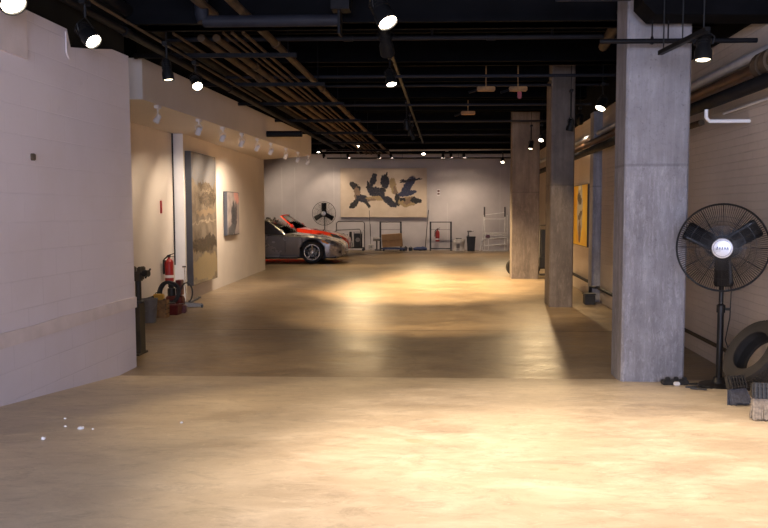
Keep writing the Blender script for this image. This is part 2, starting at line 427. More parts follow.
# ------------------------------------------------------------------ mesh building
class MB:
    def __init__(self):
        self.bm = bmesh.new()

    def _mi(self, faces, mi):
        for f in faces:
            f.material_index = mi

    def box(self, c, s, rot=None, mi=0, bev=0.0):
        r = bmesh.ops.create_cube(self.bm, size=1.0)
        vs = r['verts']
        for v in vs:
            v.co = Vector((v.co.x * s[0], v.co.y * s[1], v.co.z * s[2]))
        if bev:
            es = list({e for v in vs for e in v.link_edges})
            rb = bmesh.ops.bevel(self.bm, geom=es, offset=bev, segments=2, affect='EDGES')
            vs = list({v for f in rb['faces'] for v in f.verts} | {v for v in vs if v.is_valid})
        R = rot.to_matrix() if isinstance(rot, Euler) else (rot if rot else Matrix.Identity(3))
        c = Vector(c)
        for v in vs:
            v.co = R @ v.co + c
        self._mi({f for v in vs for f in v.link_faces}, mi)
        return vs

    def b2(self, a, b, mi=0, bev=0.0):
        a, b = Vector(a), Vector(b)
        return self.box((a + b) / 2, [abs(x) for x in (b - a)], mi=mi, bev=bev)

    def tube(self, pts, r, seg=10, mi=0, cap=True, closed=False):
        pts = [Vector(p) for p in pts]
        rs = r if isinstance(r, (list, tuple)) else [r] * len(pts)
        n = len(pts)
        rings = []
        prev = None
        for i, p in enumerate(pts):
            if closed:
                d = pts[(i + 1) % n] - pts[i - 1]
            else:
                d = pts[min(i + 1, n - 1)] - pts[max(i - 1, 0)]
            d.normalize()
            if prev is None:
                u = d.orthogonal().normalized()
            else:
                u = prev - d * prev.dot(d)
                u = u.normalized() if u.length > 1e-6 else d.orthogonal().normalized()
            prev = u
            v = d.cross(u)
            rings.append([self.bm.verts.new(p + (u * math.cos(2 * PI * k / seg) + v * math.sin(2 * PI * k / seg)) * rs[i]) for k in range(seg)])
        fs = []
        for i in range(n if closed else n - 1):
            A, B = rings[i], rings[(i + 1) % n]
            for k in range(seg):
                try:
                    fs.append(self.bm.faces.new((A[k], A[(k + 1) % seg], B[(k + 1) % seg], B[k])))
                except ValueError:
                    pass
        if cap and not closed:
            fs.append(self.bm.faces.new(list(reversed(rings[0]))))
            fs.append(self.bm.faces.new(rings[-1]))
        self._mi(fs, mi)

    def lathe(self, prof, seg=24, mat=None, mi=0, closed=False, cap=True):
        """prof = (r, z) along +Z; mat = 4x4 placement"""
        mat = mat or Matrix.Identity(4)
        rings = []
        for r, z in prof:
            if r < 1e-5:
                rings.append([self.bm.verts.new(mat @ Vector((0, 0, z)))])
            else:
                rings.append([self.bm.verts.new(mat @ Vector((r * math.cos(2 * PI * k / seg), r * math.sin(2 * PI * k / seg), z))) for k in range(seg)])
        fs = []
        m = len(rings)
        for i in range(m if closed else m - 1):
            A, B = rings[i], rings[(i + 1) % m]
            for k in range(seg):
                k2 = (k + 1) % seg
                if len(A) == 1 and len(B) == 1:
                    continue
                if len(A) == 1:
                    fs.append(self.bm.faces.new((A[0], B[k2], B[k])))
                elif len(B) == 1:
                    fs.append(self.bm.faces.new((A[k], A[k2], B[0])))
                else:
                    fs.append(self.bm.faces.new((A[k], A[k2], B[k2], B[k])))
        if cap and not closed:
            if len(rings[0]) > 1:
                fs.append(self.bm.faces.new(list(reversed(rings[0]))))
            if len(rings[-1]) > 1:
                fs.append(self.bm.faces.new(rings[-1]))
        self._mi(fs, mi)

    def prism(self, poly, a, b, axis='Y', mi=0):
        """poly = 2D outline, extruded from a to b along axis"""
        def P(p, t):
            return Vector((t, p[0], p[1])) if axis == 'X' else Vector((p[0], t, p[1])) if axis == 'Y' else Vector((p[0], p[1], t))
        A = [self.bm.verts.new(P(p, a)) for p in poly]
        B = [self.bm.verts.new(P(p, b)) for p in poly]
        n = len(poly)
        fs = [self.bm.faces.new(list(reversed(A))), self.bm.faces.new(B)]
        for i in range(n):
            fs.append(self.bm.faces.new((A[i], A[(i + 1) % n], B[(i + 1) % n], B[i])))
        self._mi(fs, mi)

    def build(self, name, mats, parent=None, smooth=False, bev=0.0):
        bmesh.ops.recalc_face_normals(self.bm, faces=self.bm.faces[:])
        me = bpy.data.meshes.new(name)
        if smooth:
            for f in self.bm.faces:
                f.smooth = True
            for e in self.bm.edges:
                if len(e.link_faces) == 2 and e.calc_face_angle(0) > math.radians(38):
                    e.smooth = False
        self.bm.to_mesh(me)
        self.bm.free()
        for m in (mats if isinstance(mats, (list, tuple)) else [mats]):
            me.materials.append(m)
        o = bpy.data.objects.new(name, me)
        COL.objects.link(o)
        if parent:
            o.parent = parent
        if bev:
            md = o.modifiers.new('bevel', 'BEVEL')
            md.width = bev
            md.segments = 2
            md.limit_method = 'ANGLE'
        return o


def tag(o, label, cat, group=None, kind=None):
    o['label'] = label
    o['category'] = cat
    if group:
        o['group'] = group
    if kind:
        o['kind'] = kind
    return o


def thing(name, label, cat, loc=(0, 0, 0), rot=(0, 0, 0), group=None):
    o = bpy.data.objects.new(name, None)
    o.empty_display_size = 0.1
    COL.objects.link(o)
    o.location = loc
    o.rotation_euler = rot
    return tag(o, label, cat, group)


def struct(name, mb, mats, bev=0.0):
    o = mb.build(name, mats, None, bev=bev)
    o['kind'] = 'structure'
    return o


def copy_tree(o, parent=None):
    c = o.copy()
    COL.objects.link(c)
    if parent:
        c.parent = parent
    for ch in list(o.children):
        copy_tree(ch, c)
    return c


def frame(zdir, origin=(0, 0, 0), up=(0, 0, 1)):
    z = Vector(zdir).normalized()
    up = Vector(up)
    if abs(z.dot(up)) > 0.98:
        up = Vector((0, 1, 0))
    x = up.cross(z).normalized()
    y = z.cross(x)
    m = Matrix((x, y, z)).transposed().to_4x4()
    m.translation = Vector(origin)
    return m


# ================================================================== THE SETTING
RY, RS = 6.72, 0.105                     # the ramp starts here and climbs toward the street


def fz(y):
    return max(0.0, RS * (RY - y))


YB = 28.5
XR, XRN = 2.5, 2.62
# floor: level slab, then the ramp up to the street door
m = MB()
def quad(mb, pts, mi=0):
    f = mb.bm.faces.new([mb.bm.verts.new(p) for p in pts]); f.material_index = mi
m.b2((-10.4, RY, -0.2), (3.0, YB + 0.4, 0.0))
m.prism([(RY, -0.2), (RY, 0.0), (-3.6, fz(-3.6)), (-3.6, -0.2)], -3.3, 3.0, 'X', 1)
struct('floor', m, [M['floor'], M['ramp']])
m = MB(); m.b2((-10.4, -3.6, 3.95), (3.0, YB + 0.4, 4.15)); struct('ceiling', m, M['black'])

# left wall, near part, painted block with a notch in its top
m = MB()
m.prism([(-3.6, -0.2), (7.1, -0.2), (7.1, 2.93), (6.75, 2.92), (6.4, 2.85), (6.0, 2.78), (5.95, 2.91), (-3.6, 2.90)], -3.24, -2.97, 'X')
struct('wall_left', m, M['wall_near'])
m = MB(); m.b2((-3.20, -3.6, 2.70), (-3.00, 7.08, 3.95)); struct('trim_1', m, M['blackbrown'])
m = MB()
ys = [2.6 + i * 0.45 for i in range(11)]
top = [0.685 + random.uniform(-0.012, 0.012) for _ in ys]
m.prism([(2.6, 0.58)] + [(7.1, 0.575)] + [(y, t) for y, t in reversed(list(zip(ys, top)))], -2.975, -2.952, 'X')
struct('trim_2', m, M['wall_band'])
m = MB(); m.b2((-2.98, 3.2, 2.56), (-2.95, 5.34, 2.895)); struct('trim_3', m, M['wall_band'])
p = atx(33, 157, -2.96)
k = MB(); k.box(p, (.03, .03, .05), bev=.005); tag(k.build('wall_bolt', M['pipe_brown']), 'small dark bolt hole plug high on the near left wall', 'bolt')
# conduit hump on the wall by the notch
t = MB(); t.tube([(-2.955, 5.90, 2.88), (-2.955, 5.90, 2.72), (-2.955, 5.94, 2.68)], 0.007, 8)
tag(t.build('conduit', M['wall_band'], smooth=True), 'short painted conduit beside the notch at the top of the near left wall', 'pipe')

# left wall beyond, set back, then slanting away
AX, AY = -4.48, 12.35
BX0, BX1, BY1 = -4.30, -4.57, 18.8
WANG = math.atan2(BX0 - BX1, BY1 - AY)        # rotation of the slanted wall about Z


def wallB(y):
    return BX0 + (BX1 - BX0) * (y - AY) / (BY1 - AY)


m = MB(); m.b2((AX - 0.3, 6.95, -0.2), (AX, AY, 3.95)); m.b2((AX, 6.95, -0.2), (-3.24, 7.15, 3.95)); struct('wall_left.001', m, M['wall_left'])
m = MB()
m.prism([(BX0, AY), (BX1, BY1), (BX1 - 0.02, BY1 + 0.22), (-5.2, BY1 + 0.22), (-5.2, AY)], -0.2, 3.95, 'Z')
struct('wall_left.002', m, M['wall_left'])
m = MB(); m.b2((AX, AY - 0.012, 0.0), (BX0 - 0.002, AY + 0.01, 2.75)); struct('trim_4', m, M['painted_daylight'])  # pilaster face sheet, daylight painted in as a paler tone
m = MB(); m.tube([(AX + 0.02, AY - 0.05, 0.6), (AX + 0.02, AY - 0.05, 1.25), (AX + 0.018, AY - 0.04, 1.5), (AX + 0.02, AY - 0.05, 2.74)], 0.012, 8)
tag(m.build('conduit', M['pipe_grey'], smooth=True), 'thin grey conduit running down the inner edge of the daylight-toned wall pilaster', 'pipe')
# alcove walls
m = MB(); m.b2((-10.4, BY1, -0.2), (-5.2, BY1 + 0.22, 3.95)); m.b2((-10.4, BY1, -0.2), (-10.1, YB, 3.95)); struct('wall_alcove', m, M['wall_back'])
m = MB(); m.b2((-10.4, YB, -0.2), (3.0, YB + 0.3, 3.95)); struct('wall_back', m, M['wall_back'])
# panel seams on the back wall
m = MB()
for px in (282, 295, 334, 430, 447.5, 500):
    p = at(px, 200, YB)
    m.b2((p.x - 0.012, YB - 0.006, 0.02), (p.x + 0.012, YB + 0.01, 1.75 if px in (430, 447.5) else 3.1))
struct('trim_5', m, M['soffit'])
# soffit
SZ0, SZ1 = 2.74, 3.20
m = MB()
m.prism([(-3.42, 8.55), (-3.12, 17.5), (BX1 + 0.1, 18.7), (-5.1, 18.8), (-4.8, 8.55)], SZ0, SZ1, 'Z')
struct('trim_6', m, M['soffit'])
m = MB(); m.b2((-4.4, 8.53, SZ0 + 0.001), (-3.425, 8.548, SZ1 - 0.001)); struct('trim_7', m, M['painted_daylight'])  # soffit end sheet, paled in colour for the daylight falling on it
# black paint above the soffit
m = MB(); m.prism([(-3.5, 8.6), (-3.2, 17.45), (-4.5, 18.7), (-4.6, 8.6)], SZ1 + 0.002, 3.95, 'Z'); struct('trim_8', m, M['black'])
# right wall
m = MB(); m.b2((XR, 8.6, -0.2), (XR + 0.4, YB, 3.95)); struct('wall_right', m, M['wall_right'])
m = MB(); m.b2((XRN, -3.6, -0.2), (XRN + 0.3, 8.6, 3.95)); struct('wall_right.001', m, M['wall_right'])
m = MB(); m.b2((XRN - 0.025, -3.6, 3.10), (XRN + 0.01, 8.6, 3.95)); m.b2((XR - 0.025, 8.6, 3.10), (XR + 0.01, YB, 3.95)); struct('trim_9', m, M['black'])
m = MB(); m.b2((2.36, 12.45, 0), (XR + 0.01, 12.75, 3.08)); struct('trim_10', m, M['pillar'])
m = MB(); m.b2((XRN - 0.035, 6.9, 0.18), (XRN + 0.01, 8.6, 0.205)); struct('trim_11', m, M['pipe_brown'])
# street end: header above the open vehicle door, behind the camera
m = MB(); m.b2((-3.3, -3.75, 3.0), (3.0, -3.6, 3.95)); struct('wall_front', m, M['black'])

m = MB(); m.prism([(1.52, 3.12), (1.62, 3.02), (2.62, 3.01), (2.62, 3.96), (1.52, 3.96)], 6.1, 6.4, 'Y'); struct('trim_40', m, M['black'])
# ceiling joists running across
n = 12
for y in (1.2, 2.9, 4.4, 5.9, 7.25, 8.9, 10.6, 12.2, 13.9, 15.6, 17.3, 19.2, 21.2, 23.2, 25.2, 27.2):
    m = MB()
    z0 = 3.22 if y == 7.25 else 3.50
    m.b2((-10.1 if y > 19 else -3.0, y - 0.11, z0), (XR, y + 0.11, 3.96))
    m.b2((-10.1 if y > 19 else -3.0, y - 0.16, z0), (XR, y + 0.16, z0 + 0.03))
    struct('trim_%d' % n, m, M['black'])
    n += 1


# ================================================================== PILLARS
def pillar(x0, x1, y0, y1, top, mat, label):
    m = MB()
    ch = 0.018
    pts = [(x0 + ch, y0), (x1 - ch, y0), (x1, y0 + ch), (x1, y1 - ch), (x1 - ch, y1), (x0 + ch, y1), (x0, y1 - ch), (x0, y0 + ch)]
    m.prism(pts, -0.05, top, 'Z')
    o = m.build('concrete_pillar', mat)
    return tag(o, label, 'pillar')


pA = at(621, 381, 6.55); pB = at(684, 381, 6.55)
pillar(pA.x, pB.x, 6.55, 6.97, 3.95, M['pillar'], 'nearest and widest raw grey concrete pillar, beside the black pedestal fan')
pA = at(549, 307, 11.75); pB = at(572.5, 307, 11.75)
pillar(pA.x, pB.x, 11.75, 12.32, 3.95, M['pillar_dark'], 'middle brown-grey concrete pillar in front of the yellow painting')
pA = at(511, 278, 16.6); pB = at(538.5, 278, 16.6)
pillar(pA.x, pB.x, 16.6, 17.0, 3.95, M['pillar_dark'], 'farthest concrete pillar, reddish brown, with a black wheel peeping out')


# ================================================================== PIPES
def pipe(pts, r, mat, label, group=None, name='ceiling_pipe', couplings=(), seg=10):
    m = MB()
    m.tube(pts, r, seg)
    P0, P1 = Vector(pts[0]), Vector(pts[-1])
    for t in couplings:
        c = P0.lerp(P1, t)
        d = (P1 - P0).normalized() * 0.05
        m.tube([c - d, c + d], r * 1.28, seg)
    o = m.build(name, mat, smooth=True)
    return tag(o, label, 'pipe', group)


Z1 = 3.25
G_TH = 'thin brown pipes in the left ceiling bundle'
for x, r, od in ((-2.13, .018, 'second from the right'), (-2.02, .018, 'rightmost'), (-2.22, .014, 'third from the right'), (-2.72, .016, 'leftmost')):
    pipe([(x, 7.6, Z1), (x, 24.0, Z1)], r, M['pipe_brown'], 'thin brown lengthwise pipe under the left ceiling, %s of four' % od, G_TH, couplings=(.2, .5, .8))
pipe([(-1.83, 4.0, 3.27), (-1.83, 24, 3.27)], 0.040, M['pipe_brown'], 'thick coupled brown pipe, rightmost of the left ceiling bundle', couplings=(.08, .21, .36, .5, .7))
pipe([(-2.38, 7.9, 3.27), (-2.38, 24, 3.27)], 0.040, M['pipe_brown'], 'thick brown pipe in the middle of the left ceiling bundle', couplings=(.1, .3, .5, .7))
pipe([(-2.54, 7.9, 3.27), (-2.54, 24, 3.27)], 0.040, M['pipe_brown'], 'thick brown pipe just left of the middle one, left ceiling bundle', couplings=(.15, .35, .55))
pipe([(-2.15, 4.0, 3.30), (-2.15, 7.1, 3.30)], 0.04, M['pipe_brown'], 'short brown pipe at the top edge, left of the coupled pipe', couplings=(.4,))
pipe([(-2.90, 3.6, 3.10), (-2.90, 20, 3.10)], 0.035, M['pipe_black'], 'long dark pipe just above the top of the near left wall', couplings=(.2, .4))
pipe([(-2.80, 3.6, 3.14), (-2.80, 11.5, 3.14)], 0.014, M['pipe_brown'], 'thin brown lighting conduit above the left row of spotlights')
pipe([(-2.99, 3.6, 3.36), (-2.99, 22, 3.36)], 0.06, M['pipe_black'], 'thick dark pipe against the black paint above the near left wall')
# trapeze bars that carry the bundle
ORD = ['nearest', 'second', 'third', 'fourth', 'fifth', 'sixth', 'farthest']
for i, y in enumerate((8.3, 10.2, 12.06, 14.3, 16.6, 19.0, 21.5)):
    m = MB()
    m.box((-2.5, y, 3.17), (1.75, 0.045, 0.045), bev=.004)
    for x in (-3.0, -1.72):
        m.tube([(x, y, 3.15), (x, y, 3.95)], .008, 6)
    m.lathe([(0.03, 0), (0.03, 0.03), (0, 0.03)], 10, frame((-1, 0, 0), (-3.375, y, 3.17)))
    tag(m.build('pipe_hanger', M['pipe_black']), 'black trapeze bar under the left ceiling pipe bundle, %s of the seven' % ORD[i], 'pipe hanger', 'trapeze bars under the pipe bundle')
p = at(268, 134, 13.6); q = at(302, 134, 13.6)
pipe([(-3.22, 13.6, p.z), (q.x, 13.6, p.z)], 0.055, M['pipe_black'], 'short thick black pipe sticking out of the side of the soffit')
# cross pipes
pipe([(-3.0, 8.15, 3.31), (2.58, 8.15, 3.31)], 0.026, M['pipe_grey'], 'nearest thin grey pipe crossing the whole ceiling, in front of the big pillar top', couplings=(.35, .62))
G_X = 'thin dark pipes crossing the ceiling farther back'
for i, (y, z) in enumerate(((10.35, 3.29), (11.8, 3.4), (13.2, 3.30), (15.9, 3.33), (18.9, 3.35), (21.6, 3.4))):
    pipe([(-3.0, y, z), (2.45, y, z)], 0.022, M['pipe_grey'], 'thin dark pipe crossing the ceiling, %s of the six behind the nearest cross pipe' % (ORD[i] if i < 5 else 'farthest'), G_X)
pa = at(204, 21.5, 6.8); pb = at(340, 21.5, 6.8)
m = thing('ceiling_duct', 'dark blue-grey crossing duct at the top of the picture, left of the big centre spotlight', 'duct', ((pa.x + pb.x) / 2, 6.8, pa.z))
hl = (pb.x - pa.x) / 2
k = MB(); k.tube([(-hl, 0, 0), (hl, 0, 0)], .052, 16); k.tube([(-hl, 0, 0), (-hl - .02, 0, .06), (-hl - .02, 0, .5)], .06, 14); k.build('duct_tube', M['pipe_grey'], m, True)
k = MB(); k.box((hl + .0, 0, -.03), (.02, .16, .20)); k.box((hl + .01, 0, .25), (.16, .16, .34)); k.build('bracket', M['pipe_black'], m)
k = MB(); k.box((hl * .45, 0, .30), (.50, .04, .03)); k.build('label_plate', M['label_white'], m)
# right side
pipe([(1.35, 4.2, 3.30), (1.72, 8.6, 3.30)], 0.055, M['pipe_brown'], 'thick brown pipe at the ceiling beside the big pillar, left of its twin')
pipe([(1.62, 4.2, 3.40), (1.95, 8.6, 3.36)], 0.055, M['pipe_copper'], 'thick orange-brown pipe at the ceiling behind the top of the big pillar')
pipe([(0.86, 6.2, 3.18), (1.45, 6.2, 3.18)], 0.03, M['pipe_grey'], 'short grey pipe stub just left of the big pillar top')
# wall services, right
DZ = 2.60
pipe([(2.42, 3.0, DZ), (2.42, 6.02, DZ)], 0.082, M['pipe_brown'], 'fat wrapped duct at the top right edge by the brick wall', name='wrapped_duct', couplings=(.93, .98), seg=18)
pipe([(2.42, 6.14, DZ), (2.40, 8.6, DZ), (2.36, 16.0, DZ)], 0.05, M['pipe_copper'], 'dusty orange pipe running along the top of the right wall')
pipe([(2.36, 3.0, DZ - .16), (2.30, 8.6, DZ - .15), (2.30, 24.0, DZ - .15)], 0.055, M['pipe_black'], 'thick black pipe along the right wall below the orange pipe')
pipe([(2.46, 5.2, DZ + .13), (2.38, 24.0, DZ + .14)], 0.04, M['pipe_silver'], 'pale grey pipe along the top of the right wall above the orange one')
pipe([(2.42, 7.4, DZ - .27), (2.40, 8.5, DZ - .27)], 0.03, M['pipe_brown'], 'short brown pipe under the black one on the right wall')
e = at(741, 121, 6.75); f_ = at(706, 121, 6.75)
pipe([(XRN, 6.75, e.z), (f_.x + .03, 6.75, e.z), (f_.x, 6.75, e.z + .03), (f_.x, 6.75, e.z + .10)], 0.017, M['pvc'], 'white plastic elbow pipe poking out of the right brick wall above the fan', name='elbow_pipe')
pipe([(XRN - 0.03, 5.6, 2.40), (XRN - 0.03, 7.3, 2.40)], 0.012, M['pvc'], 'thin white tube flat on the right wall above the elbow pipe', name='wall_tube')
pipe([(2.44, 12.9, .27), (2.44, 16.5, .27)], 0.028, M['pipe_grey'], 'low grey pipe along the foot of the right wall beyond the pilaster')
pipe([(2.44, 8.7, .25), (2.44, 12.3, .25), (2.33, 12.36, .25), (2.33, 12.40, .02)], 0.028, M['pipe_grey'], 'low grey pipe along the foot of the right wall in front of the pilaster')
# back of the room
pipe([(-4.3, 26.2, 3.58), (2.2, 26.2, 3.62)], 0.085, M['pipe_silver'], 'fat pale pipe crossing the far end of the ceiling', couplings=(.3, .66), seg=16)
pipe([(-0.9, 24.0, 3.72), (2.4, 24.0, 3.66)], 0.06, M['pipe_silver'], 'pale pipe just above and nearer than the fat pale pipe at the far end')
pipe([(-4.3, 27.3, 3.35), (2.3, 27.3, 3.35)], 0.025, M['pipe_black'], 'thin black lighting rail in front of the far wall above the big painting', name='track_rail')
for i, x in enumerate((-3.8, -1.6, .4, 2.0)):
    k = MB(); k.tube([(x, 27.3, 3.37), (x, 27.3, 3.96)], .006, 6)
    tag(k.build('hanger_rod', M['pipe_black']), 'thin rod holding up the far lighting rail, %s from the left' % ['first', 'second', 'third', 'fourth'][i], 'rod')
# hanging junction gear with yellow bodies
for (px, py, Y, tg, lb) in ((486, 89, 11.2, False, 'dusty yellow junction box under the black ceiling, larger of two'), (518, 89, 11.2, True, 'yellow ceiling valve with a red tag near the far pillars'), (468, 113, 14.2, False, 'small yellow ceiling box farther back, right of the centre track')):
    p = at(px, py, Y)
    t = thing('junction_box', lb, 'junction box', p)
    k = MB(); k.box((0, 0, 0), (.26, .12, .06), bev=.01); k.tube([(0, 0, .02), (0, 0, 3.96 - p.z)], .01, 6); k.build('housing', M['wood'], t)
    k = MB(); k.tube([(-.12, 0, -.01), (-.25, 0, -.05)], .018, 8); k.build('arm', M['pipe_black'], t, True)
    if tg:
        k = MB(); k.box((.02, -.03, -.09), (.06, .03, .10), bev=.008); k.build('warning_tag', M['extinguisher'], t)
# sprinkler heads on the first cross pipe
for px in (432, 552):
    p = at(px, 38, 8.15)
    k = MB(); k.tube([(p.x, 8.15, 3.33), (p.x, 8.15, 3.44)], .014, 8); k.lathe([(0, 0), (.03, .0), (.03, .008), (0, .008)], 12, frame((0, 0, 1), (p.x, 8.15, 3.44)))
    tag(k.build('sprinkler_head', M['pipe_grey']), 'small sprinkler head standing on the nearest cross pipe, %s' % ('near the centre track' if px < 500 else 'nearer the big pillar'), 'sprinkler')
# hanger rods in front of the big pillar
for px in (652, 668, 688):
    p = at(px, 41, 8.15 if px > 685 else 6.3)
    k = MB(); y = p.y; k.tube([(p.x, y, p.z - .02), (p.x, y, 3.9)], .006, 6)
    if px == 652:
        k.lathe([(0.0, -.03), (.022, -.02), (.012, .03), (0, .05)], 10, frame((0, 0, 1), (p.x, y, p.z)))
    tag(k.build('hanger_rod', M['pipe_black']), {652: 'thin hanger rod with a knob, left of two before the big pillar top', 668: 'plain thin hanger rod, right of two before the big pillar top', 688: 'hanger rod at the right edge of the big pillar top'}[px], 'rod')
p0 = at(600, 41.5, 6.3); p1 = at(757, 41.5, 6.3)
pipe([(p0.x, 6.3, p0.z), (p1.x, 6.3, p0.z)], .02, M['pipe_black'], 'black rail crossing right in front of the big pillar top')


# ================================================================== SPOTLIGHTS
def can_lamp(P, aim, label, r=0.058, L=0.17, power=60, angle=75, hang=None, group=None, mat='lamp_black', lens='lens', col=WARM, blend=0.7, trackz=None, name='spotlight'):
    """P = middle of the lens"""
    P = Vector(P)
    d = (Vector(aim) - P).normalized()
    t = thing(name, label, 'spotlight', P, group=group)
    fr = frame(d)
    body = MB()
    body.lathe([(0, -L), (r * .55, -L), (r * .72, -L * .92), (r * .8, -L * .45), (r * .98, -L * .30), (r, 0.012), (r * .9, 0.012), (r * .88, -0.012), (0, -0.014)], 24, fr)
    for k in range(4):
        body.lathe([(r * .82, -L * (.88 - k * .1)), (r * .88, -L * (.87 - k * .1)), (r * .88, -L * (.85 - k * .1)), (r * .82, -L * (.84 - k * .1))], 20, fr, cap=False)
    body.build('housing', M[mat], t, True)
    k = MB()
    k.lathe([(r * .86, 0.0), (r * .7, .006), (0, .010)], 24, fr, cap=False)
    k.build('lens', M[lens] if lens else M['lens_off'], t, True)
    # yoke and stem to the track above
    zt = (trackz if trackz is not None else P.z + .28) - P.z
    c = fr @ Vector((0, 0, -L * .55))
    s = Vector((-d.y, d.x, 0))
    s = s.normalized() if s.length > .05 else Vector((1, 0, 0))
    k = MB()
    k.tube([c + s * r, c + s * (r + .012) + Vector((0, 0, .05)), c + Vector((0, 0, r + .05)), c - s * (r + .012) + Vector((0, 0, .05)), c - s * r], .006, 6)
    k.tube([c + Vector((0, 0, r + .045)), Vector((c.x, c.y, zt))], .011, 8)
    k.box((c.x, c.y, zt), (.05, .11, .04), bev=.004)
    if mat == 'lamp_black' or (trackz and trackz > 3.2):
        k.tube([Vector((c.x, c.y, zt)), Vector((c.x, c.y, 3.96 - P.z))], .005, 6)
    k.build('yoke', M[mat], t, True)
    if power:
        l = bpy.data.lights.new('spot_bulb', 'SPOT')
        l.energy = power * SPOT
        l.color = col
        l.spot_size = math.radians(angle)
        l.spot_blend = blend
        l.shadow_soft_size = 0.04
        o = bpy.data.objects.new('spot_bulb', l)
        o.parent = t
        o.location = d * 0.03
        o.rotation_euler = (-d).to_track_quat('Z', 'Y').to_euler()
        COL.objects.link(o)
    return t


def rail(a, b, label, z=None):
    a, b = Vector(a), Vector(b)
    k = MB()
    d = (b - a)
    R = frame(d).to_3x3()
    k.box((a + b) / 2, (.036, .02 * 1.6, d.length), R)
    for f in (.08, .5, .92):
        q = a.lerp(b, f)
        k.tube([q, (q.x, q.y, 3.96)], .005, 6)
    return tag(k.build('track_rail', M['lamp_black']), label, 'lighting track')


# left row beside the near wall
can_lamp(at(13, 3, 4.75), (-.6, 3.6, .35), 'glaring black spotlight in the top left corner, nearest of the left row', .085, .2, 14, 75, trackz=3.08)
can_lamp(at(93, 41, 5.8), (-.3, 4.9, .35), 'glaring spotlight at the notch in the near left wall, second of the left row', .068, .18, 75, 72, trackz=3.08)
can_lamp(at(168.5, 79, 7.4), (-2.3, 7.3, 0), 'black can spotlight pointing down at the end of the near left wall', .055, .19, 22, 60, trackz=3.1, lens='lens_side')
can_lamp(at(197.5, 86, 8.3), (-0.8, 5.3, 0), 'glaring spotlight in front of the soffit, farthest of the left row', .058, .17, 40, 80, trackz=3.1)
# centre track
rail((-.66, 4.8, 3.34), (-.66, 21, 3.34), 'black lighting track running down the middle of the ceiling')
can_lamp(at(387.5, 22, 5.7), (0.9, 4.6, .3), 'big black spotlight at the top centre, lit face turned down to the right', .080, .22, 125, 84, trackz=3.32, col=WARM2)
can_lamp(at(387.5, 53, 7.9), (-.3, 11.4, 0), 'black can spotlight at the top centre turned away from the camera', .075, .30, 340, 68, trackz=3.32, lens='lens_side')
can_lamp(at(391.5, 84, 9.2), (.0, 8.2, 0), 'lit spotlight on the centre track, between the big one and the far cluster', .066, .18, 28, 75, trackz=3.32)
for i, (px, py, Y, wd) in enumerate(((407, 129, 13.2, 'nearest'), (411, 135, 15.0, 'middle'), (414, 139, 16.8, 'farthest'))):
    can_lamp(at(px, py, Y), (-.5 + .5 * i, Y + .7, 0), 'black spotlight pointing down, %s of the three at the far end of the centre track' % wd, .055, .16, 560, 85, trackz=3.35, lens='lens_side')
# right side
rail(at(660, 53, 6.0), at(708, 29, 5.3), 'short black lighting track slanting beside the top of the big pillar')
can_lamp(at(703, 59, 5.55), (1.7, 5.2, 0), 'black can spotlight beside the top of the big pillar, pointing down', .062, .19, 10, 70, trackz=at(708, 27, 5.4).z, lens='lens_side')
can_lamp(at(600.5, 108, 10.8), (.8, 9.6, 0), 'glaring round spotlight between the big and the middle pillar', .075, .16, 24, 80, trackz=3.25)
can_lamp(at(580, 122.5, 13.0), (2.5, 14.5, 1.5), 'black spotlight right of the middle pillar, upper of two pointing at the right wall', .055, .16, 70, 60, trackz=3.2, lens='lens_side', col=WARM2)
can_lamp(at(569.5, 130, 11.1), (1.3, 11.6, 0), 'black spotlight right of the middle pillar, lower of two', .055, .16, 25, 70, trackz=3.2, lens='lens_side')
can_lamp(at(541, 140, 15.4), (.7, 12.6, 0), 'glaring spotlight between the middle and the farthest pillar', .05, .14, 140, 80, trackz=3.2)
can_lamp(at(530.5, 148.5, 15.6), (1.2, 15.0, 0), 'black spotlight in front of the farthest pillar, pointing down', .055, .16, 120, 70, trackz=3.2, lens='lens_side')
# far end
can_lamp(at(359, 145.5, 21.5), (-1.9, 18.5, 0), 'glaring spotlight over the cars, before the pale far pipe', .05, .14, 200, 85, trackz=3.5)
can_lamp(at(423.5, 154, 26.4), (-.5, 24, 0), 'glaring spotlight at the right end of the big painting', .07, .16, 170, 90, trackz=3.4)
can_lamp(at(318.5, 152, 22.4), (-4.0, 21.2, 0), 'small lit spotlight at the far end of the soffit, left one', .05, .14, 90, 90, trackz=3.5)
can_lamp(at(502.5, 162, 26.6), (1.6, 24.5, 0), 'low glaring spotlight left of the farthest pillar', .06, .15, 150, 90, trackz=3.5)
G_F = 'spotlights on the far rail'
for px, ty, od in ((324, -4.2, 'leftmost'), (348, -3.3, 'second from left'), (379, -2.2, 'third from left'), (391, -1.5, 'rightmost')):
    p = at(px, 156, 27.2)
    can_lamp(p, (ty, YB, 1.3), 'small black spotlight on the far rail above the big painting, %s of four' % od, .055, .15, 46, 85, trackz=3.36, lens='lens_side', group=G_F, col=WARM2)
G_F2 = 'spotlights right of the big painting'
for px, tx, od in ((443, -.2, 'leftmost'), (451, .4, 'middle one'), (464, 1.2, 'rightmost')):
    p = at(px, 156, 27.2)
    can_lamp(p, (tx, YB, 1.2), 'small black spotlight on the far rail right of the big painting, %s of three' % od, .055, .15, 62, 90, trackz=3.36, lens='lens_side', group=G_F2, col=WARM2)
